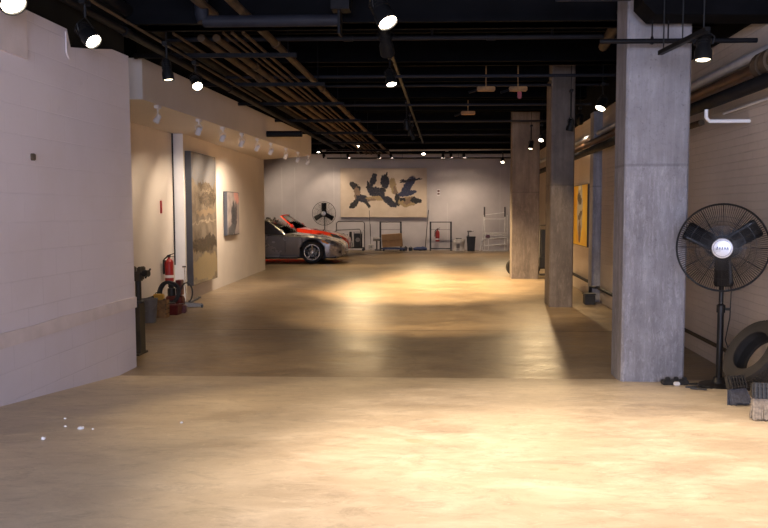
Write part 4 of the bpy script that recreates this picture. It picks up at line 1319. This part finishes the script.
p = at(167.5, 281, 12.0)
extinguisher((AX + .125, 11.75, at(167.5, 281, 11.75).z), .44, 'red fire extinguisher hung on the left wall above the compressor', True)
# small red thermometer-like strip and sign marks on the left wall
p = atx(161, 207, AX + .01)
k = MB(); k.box((AX + .012, p.y, p.z), (.02, .04, .20), bev=.004)
tagm(k, 'wall_sign', M['extinguisher'], 'narrow red sign strip on the left wall above the extinguisher', 'sign')
# ================================================================== FAR WALL ROW
Yw = 28.05


def X(px, Y=Yw):
    return at(px, 230, Y).x


def Zp(py, Y=Yw):
    return at(400, py, Y).z


# cart 1: wide tube rack with machinery
x0, x1 = X(336.5), X(364.5)
t = thing('storage_trolley', 'grey tube trolley with rounded top below the left end of the big painting', 'trolley', ((x0 + x1) / 2, Yw, 0))
h = (x1 - x0) / 2
zt = Zp(221.5)
k = MB()
k.tube([(-h, 0, .05), (-h, 0, zt - .06), (-h + .06, 0, zt), (h - .06, 0, zt), (h, 0, zt - .06), (h, 0, .05)], .018, 8)
k.tube([(-h, -.3, .12), (-h, -.3, Zp(230) - .05), (-h + .06, -.3, Zp(230)), (h * .7, -.3, Zp(229)), (h * .78, -.3, Zp(229) - .06), (h * .78, -.3, .12)], .016, 8)
for x in (-h, h):
    k.tube([(x, 0, .13), (x, -.3, .13)], .014, 8); k.tube([(x, 0, Zp(230)), (x, -.3, Zp(230))], .012, 8)
k.build('tube_frame', M['rack_grey'], t, True)
k = MB(); k.b2((-h, -.32, .10), (h, .02, .13)); k.build('deck', M['rack_black'], t)
for sx in (-h, h):
    for sy in (-.3, 0):
        k = MB(); k.lathe([(0, -.015), (.045, -.015), (.045, .015), (0, .015)], 14, frame((0, 1, 0), (sx * .95, sy, .047))); k.build('caster', M['plastic_black'], t, True)
cx = (x0 + x1) / 2
def trolley_item(px0, px1, py0, py1, mat, nm, lb, cat, y=-.16, dy=.2, extra=None):
    a_, b_ = X(px0, Yw + y), X(px1, Yw + y)
    za, zb_ = max(.131, Zp(py1, Yw + y)), Zp(py0, Yw + y)
    t_ = thing(nm, lb, cat, ((a_ + b_) / 2, Yw + y, za))
    k = MB(); k.b2((-(b_ - a_) / 2, -dy / 2, 0), ((b_ - a_) / 2, dy / 2, zb_ - za)); k.build('casing', mat, t_, bev=.015)
    return t_, (b_ - a_) / 2, zb_ - za, za
t_, hw_, hh_, za = trolley_item(340.5, 352.5, 241, 248, M['label_white'], 'carton', 'white carton on the trolley under the big painting', 'box')
k = MB(); k.b2((-hw_ * .97, -.102, hh_ * .8), (hw_ * .97, -.08, hh_ * .86)); k.build('lid_seam', M['grey_plastic'], t_)
za2 = za + hh_
t_ = thing('engine_part', 'black engine part piled on the white carton', 'machine part', (X(348, Yw - .16), Yw - .16, za2))
k = MB(); k.b2((-.16, -.09, 0), (.14, .09, .16)); k.tube([(-.05, 0, .1), (-.05, 0, .24)], .05, 12); k.tube([(.09, 0, .1), (.09, 0, .34)], .045, 12); k.build('block', M['plastic_black'], t_, bev=.01)
k = MB(); k.lathe([(0, 0), (.03, 0), (.03, .03), (0, .03)], 12, frame((0, -1, 0), (-.08, -.09, .08))); k.build('pulley', M['steel'], t_, True)
t_, hw_, hh_, za = trolley_item(354, 362, 233.5, 249, M['plastic_black'], 'generator', 'black generator on the right of the trolley', 'generator')
k = MB(); k.lathe([(0, 0), (.08, 0), (.08, .02), (0, .02)], 18, frame((0, -1, 0), (0, -.10, hh_ * .55))); k.build('fan_cover', M['steel'], t_, True)
k = MB(); k.tube([(-hw_, 0, hh_ * .1), (-hw_, 0, hh_ + .05), (hw_, 0, hh_ + .05), (hw_, 0, hh_ * .1)], .012, 8); k.build('roll_bar', M['rack_black'], t_, True)


def leaning_pole(pxa, pya, pxb, pyb, label, mat, r=.014, dark_from=None):
    a_ = at(pxa, pya, YB - .04); b_ = at(pxb, pyb, YB - .35)
    k = MB(); k.tube([(b_.x, YB - .35, .01), (a_.x, YB - .13, a_.z)], r, 8)
    t_ = thing('pole', label, 'pole', (0, 0, 0))
    t_.location = (b_.x, YB - .35, 0)
    o = k.build('shaft', mat, t_, True); o.location = (-b_.x, -(YB - .35), 0)
    if dark_from:
        A = Vector((b_.x, YB - .35, .01)); B = Vector((a_.x, YB - .02, a_.z))
        k = MB(); k.tube([A.lerp(B, dark_from[0]), A.lerp(B, dark_from[1])], r * 1.7, 8); o = k.build('grip', M['plastic_black'], t_, True); o.location = (-b_.x, -(YB - .35), 0)
    return t_


leaning_pole(369.5, 210.5, 371, 246, 'thin pole with black grip leaning by the far wall beside the trolley', M['rack_grey'], .010, (.35, .65))
leaning_pole(428.5, 210, 425, 250, 'tall thin dark pole leaning at the right end of the big painting', M['rack_black'], .014)
# white stool / steel stand and pile near the first pole
xs = X(371.5)
t = thing('work_light_stand', 'low pale metal stand at the foot of the gripped pole', 'stand', (xs, Yw - .2, 0))
k = MB()
for q in range(4):
    a_ = q * PI / 2 + .4
    k.tube([(0, 0, .22), (.14 * math.cos(a_), .14 * math.sin(a_), .012)], .012, 6)
k.tube([(.115 * math.cos(a_), .115 * math.sin(a_), .08) for a_ in [2 * PI * i / 20 for i in range(20)]], .010, 6, closed=True)
k.lathe([(0, 0), (.12, .0), (.12, .03), (0, .04)], 18, frame((0, 0, 1), (0, 0, .20))); k.build('tripod', M['plastic_white'], t, True)
xs = X(378.5)
t = thing('grinder', 'small bench grinder standing between the pale stand and the cardboard box', 'grinder', (xs - .07, Yw + .02, 0))
k = MB(); k.b2((-.08, -.08, 0), (.08, .08, .05)); k.tube([(0, 0, .05), (0, 0, .36)], .03, 10); k.build('pedestal', M['rack_grey'], t)
k = MB(); k.lathe([(0, -.1), (.06, -.1), (.07, 0), (.06, .1), (0, .1)], 18, frame((1, 0, 0), (0, 0, .42))); k.build('motor', M['steel'], t, True)
for sx in (-.11, .11):
    k = MB(); k.lathe([(0, -.015), (.065, -.015), (.075, .015), (0, .015)], 20, frame((1, 0, 0), (sx, 0, .42))); k.build('grinding_wheel', M['grey_plastic'], t, True)


def rack(px0, px1, pyt, label):
    x0, x1 = X(px0, YB - .25), X(px1, YB - .25)
    h = (x1 - x0) / 2
    zt = Zp(pyt, YB - .25)
    t = thing('rack_stand', label, 'rack', ((x0 + x1) / 2, YB - .3, 0))
    k = MB(); k.tube([(-h, 0, zt - .02), (h, 0, zt - .02)], .016, 8); k.tube([(-h, 0, zt - .3), (h, 0, zt - .3)], .006, 6); k.build('top_rail', M['rack_black'], t, True)
    for sx in (-h, h):
        k = MB(); k.b2((sx - .032, -.022, .02), (sx + .032, .022, zt)); k.build('upright', M['rack_black'], t)
        k = MB(); k.b2((sx - .03, -.20, 0), (sx + .03, .20, .05)); k.build('foot', M['rack_black'], t, bev=.008)
    k = MB(); k.b2((-h, -.02, .05), (h, .02, .09)); k.build('bottom_rail', M['rack_black'], t)
    return t


rack(380.5, 401, 221.5, 'black upright rack behind the cardboard box below the painting')
rack(430.5, 451, 221.5, 'black upright rack around the far wall extinguisher')
bx0, bx1 = X(382.5, YB - .75), X(403, YB - .75)
t = thing('cardboard_box', 'brown cardboard box tilted on a low dark base below the painting', 'box', ((bx0 + bx1) / 2, YB - .75, .13), (0, -.07, 0))
hw_ = (bx1 - bx0) / 2 * .97
k = MB(); k.b2((-hw_, -.18, .03), (hw_, .18, Zp(233.8, YB - .75) - .13)); k.build('carton', M['cardboard'], t, bev=.01)
k = MB(); k.box((0, -.183, .27), (hw_ * 1.98, .006, .02)); k.build('tape', M['wood'], t)
t = thing('dolly', 'low dark wheeled base under the cardboard box', 'dolly', ((bx0 + bx1) / 2 + .03, YB - .75, 0))
k = MB(); k.b2((-hw_ * 1.1, -.2, .06), (hw_ * 1.1, .2, .125)); k.build('platform', M['blue_tarp'], t, bev=.01)
for sx in (-1, 1):
    for sy in (-1, 1):
        k = MB(); k.lathe([(0, -.015), (.032, -.015), (.032, .015), (0, .015)], 12, frame((0, 1, 0), (sx * hw_, sy * .15, .033))); k.build('caster', M['plastic_black'], t, True)
# clutter on the floor right of the box
for i, (px, w_, h_, mt, lb) in enumerate(((406.5, .10, .16, 'rack_grey', 'small dark can on the floor right of the cardboard box'), (411.5, .12, .12, 'plastic_black', 'small black box on the floor between can and blue bundle'))):
    p_ = X(px - .8, YB - .5)
    k = MB()
    if i == 0:
        k.lathe([(0, 0), (.06, 0), (.06, .12), (.025, .15), (.025, .17), (0, .17)], 18)
    else:
        k.box((0, 0, .06), (.15, .12, .12), bev=.01); k.tube([(-.04, 0, .12), (0, 0, .16), (.04, 0, .12)], .008, 6)
    o = tagm(k, 'paint_can' if i == 0 else 'small_case', M[mt], lb, 'can' if i == 0 else 'case', smooth=(i == 0)); o.location = (p_, YB - .5, 0)
k = MB()
x0, x1 = X(415, YB - .45), X(425, YB - .45)
for i in range(7):
    x = x0 + (x1 - x0) * (i + .5) / 7
    k.lathe([(0, -.1), (.05, -.09), (.06 + .012 * (i % 2), 0), (.05, .09), (0, .1)], 12, frame((1, .2 * (-1) ** i, 0), (x, YB - .45, .065 + .012 * (i % 3))))
tagm(k, 'rolled_cloth', M['blue_tarp'], 'dark blue rolled cloth on the floor below the right end of the painting', 'cloth', smooth=True)
p = at(437.5, 243, YB - .1)
extinguisher((p.x, YB - .12, at(437.5, 241.5, YB - .12).z), .52, 'red fire extinguisher on the far wall inside the black rack')
k = MB(); a_ = at(438.5, 192.5, YB - .01); k.b2((a_.x - .05, YB - .02, a_.z - .12), (a_.x + .05, YB + .0, a_.z + .12))
o = tagm(k, 'wall_sign', M['label_white'], 'small pale sign with two red marks high on the far wall right of the painting', 'sign')
k = MB(); k.b2((a_.x - .04, YB - .026, a_.z + .02), (a_.x + .04, YB - .019, a_.z + .09)); k.b2((a_.x - .04, YB - .026, a_.z - .08), (a_.x + .04, YB - .019, a_.z - .02))
k.build('red_mark', M['dark_red'], o)
# white drum with tools
p = at(459, 248, YB - .6)
t = thing('plastic_drum', 'white plastic drum with bucket lid between the black rack and black bin', 'drum', (p.x, YB - .6, 0))
k = MB(); k.lathe([(0, 0), (.20, 0), (.215, .03), (.20, .06), (.205, .30), (.215, .32), (.205, .34), (.20, .42), (0, .43)], 28); k.build('barrel', M['plastic_white'], t, True)
k = MB(); k.lathe([(0, 0), (.06, 0), (.06, .05), (0, .05)], 14, frame((0, 0, 1), (-.06, 0, .425))); k.box((.05, 0, .45), (.10, .10, .04), bev=.01); k.build('cap', M['grey_plastic'], t, True)
k = MB(); k.b2((-.10, -.215, .12), (.02, -.195, .26)); k.build('drum_label', M['grey_plastic'], t)
# black bin with bottles on top
p = at(471, 248, YB - .6)
t = thing('black_bin', 'black lidded bin left of the steel hoist', 'bin', (p.x, YB - .6, 0))
k = MB(); k.prism([(-.13, 0), (.13, 0), (.16, .50), (-.16, .50)], -.15, .15, 'Y'); k.build('bin_body', M['plastic_black'], t, bev=.015)
k = MB(); k.box((0, 0, .515), (.34, .32, .035), bev=.008); k.build('lid', M['plastic_black'], t)
t = thing('drill', 'small dark drill left on the lid of the black bin', 'drill', (p.x - .08, YB - .6, .533))
k = MB(); k.box((-.02, 0, .09), (.05, .05, .18), bev=.01); k.tube([(-.06, 0, .19), (.10, 0, .19)], .03, 10); k.tube([(.10, 0, .19), (.18, 0, .19)], .008, 6); k.build('drill_body', M['rack_grey'], t)
k = MB(); k.box((-.02, 0, .02), (.08, .06, .04), bev=.008); k.build('battery', M['plastic_black'], t)
# steel hoist / bed frame
x0, x1 = X(484.5, YB - .5), X(505, YB - .5)
xc, h = (x0 + x1) / 2, (x1 - x0) / 2
t = thing('steel_frame', 'tall silver steel hoist frame with a red joint against the far wall', 'frame', (xc, YB - .5, 0))
zt = Zp(207, YB - .5); zm = Zp(233.5, YB - .5)
for sx in (-h, h):
    k = MB(); k.tube([(sx, .12, zt), (sx, .10, zt - .42)], .022, 8); k.tube([(sx, .10, zt - .42), (sx * .98, 0, zm), (sx * .98, 0, 0)], .018, 8); k.build('post', M['steel_pale'], t, True)
    k = MB(); k.tube([(sx, .12, zt + .0), (sx, .10, zt - .36)], .03, 8); k.build('sleeve', M['rack_grey'], t, True)
k = MB(); k.tube([(-h, .11, Zp(215, YB - .5)), (h, .11, Zp(212.5, YB - .5))], .012, 8); k.tube([(-h, .1, Zp(219, YB - .5)), (h, .1, Zp(219, YB - .5))], .012, 8); k.build('cross_bar', M['steel_pale'], t, True)
k = MB()
for z in (zm + .02, zm - .06, zm - .2, zm - .45):
    k.tube([(-h * 1.15, -.03, z), (h * 1.15, -.03, z + (.06 if z < zm - .1 else 0))], .018, 8)
k.tube([(-h * 1.45, -.1, 0.0), (-h * 1.05, -.03, zm + .04)], .016, 8)
k.tube([(-h * 1.1, -.05, Zp(215, YB - .5)), (-h * 1.2, -.05, .0)], .014, 8)
k.tube([(h * 1.25, -.1, 0.0), (h * 1.2, -.03, Zp(215, YB - .5))], .014, 8)
k.tube([(-h * .6, -.1, 0.0), (-h * .65, -.03, zm)], .014, 8)
k.build('lower_frame', M['steel_pale'], t, True)
k = MB(); k.box((-h * .68, -.06, zm - .10), (.16, .05, .13), bev=.02); k.build('red_joint', M['dark_red'], t)
k = MB(); k.b2((-h * 1.2, -.2, 0), (h * 1.2, -.15, .05)); k.build('foot_bar', M['steel_pale'], t)
# hand truck / wheeled equipment behind the farthest pillar
c = at(512, 264, 17.5)
t = thing('trolley_wheel', 'black rubber wheel showing at the left foot of the farthest pillar', 'wheel', (c.x + .05, 17.35, .2))
k = MB(); k.lathe([(.09, -.04), (.18, -.05), (.2, -.03), (.2, .03), (.18, .05), (.09, .04)], 32, frame((0, 1, 0)), closed=True); k.build('tyre', M['rubber'], t, True)
k = MB(); k.lathe([(0, -.02), (.095, -.02), (.095, .02), (0, .02)], 20, frame((0, 1, 0))); k.build('rim', M['steel'], t, True)
xa = at(540.5, 250, 17.6).x
t = thing('hand_truck', 'black hand truck with steel tubes standing between the two far pillars', 'hand truck', (xa, 17.6, 0))
k = MB(); k.tube([(-.02, 0, .1), (-.02, 0, 1.05), (-.05, .02, 1.28)], .022, 8); k.tube([(.22, 0, .1), (.22, 0, 1.2)], .022, 8)
for z in (.3, .6, .9, 1.15):
    k.tube([(-.02, 0, z), (.22, 0, z)], .014, 8)
k.build('truck_frame', M['steel'], t, True)
k = MB(); k.b2((-.04, -.25, .02), (.26, .0, .04)); k.build('toe_plate', M['rack_black'], t)
k = MB(); k.b2((.0, -.06, .30), (.16, .10, 1.05)); k.b2((-.03, -.1, .15), (.13, .1, .42)); k.build('bag', M['plastic_black'], t, bev=.02)
for sx in (-.05, .24):
    k = MB(); k.lathe([(0, -.025), (.12, -.025), (.13, 0), (.12, .025), (0, .025)], 20, frame((1, 0, 0), (sx, .08, .13))); k.build('wheel', M['rubber'], t, True)

# ================================================================== CRUMBS ON THE RAMP
words = ['largest white plaster crumb on the ramp near the left wall', 'white crumb against the foot of the near left wall end', 'white plaster crumb lying left of the largest one', 'tiny white crumb above the largest one', 'tiny white crumb just under the tiny upper one', 'tiny crumb right of the largest one', 'lone white crumb near the middle of the bright ramp edge']
for (px, py, s), lb in zip(((81, 429, .016), (122, 373, .016), (43.5, 439.5, .014), (65, 419, .008), (65.5, 427, .008), (93, 429.5, .007), (181.5, 423, .009)), words):
    d = ray(px, py)
    # intersect the ramp plane z = RS*(RY-y)
    tt = (RS * RY - 1.5) / (d.z + RS * d.y)
    p = CAM + d * tt
    k = MB()
    r = bmesh.ops.create_icosphere(k.bm, subdivisions=2, radius=s)
    for v in r['verts']:
        v.co *= random.uniform(.75, 1.2); v.co.z *= .7
    o = tagm(k, 'plaster_crumb', M['crumb'], lb, 'crumb')
    o.location = (p.x, p.y, fz(p.y) + s * .45)
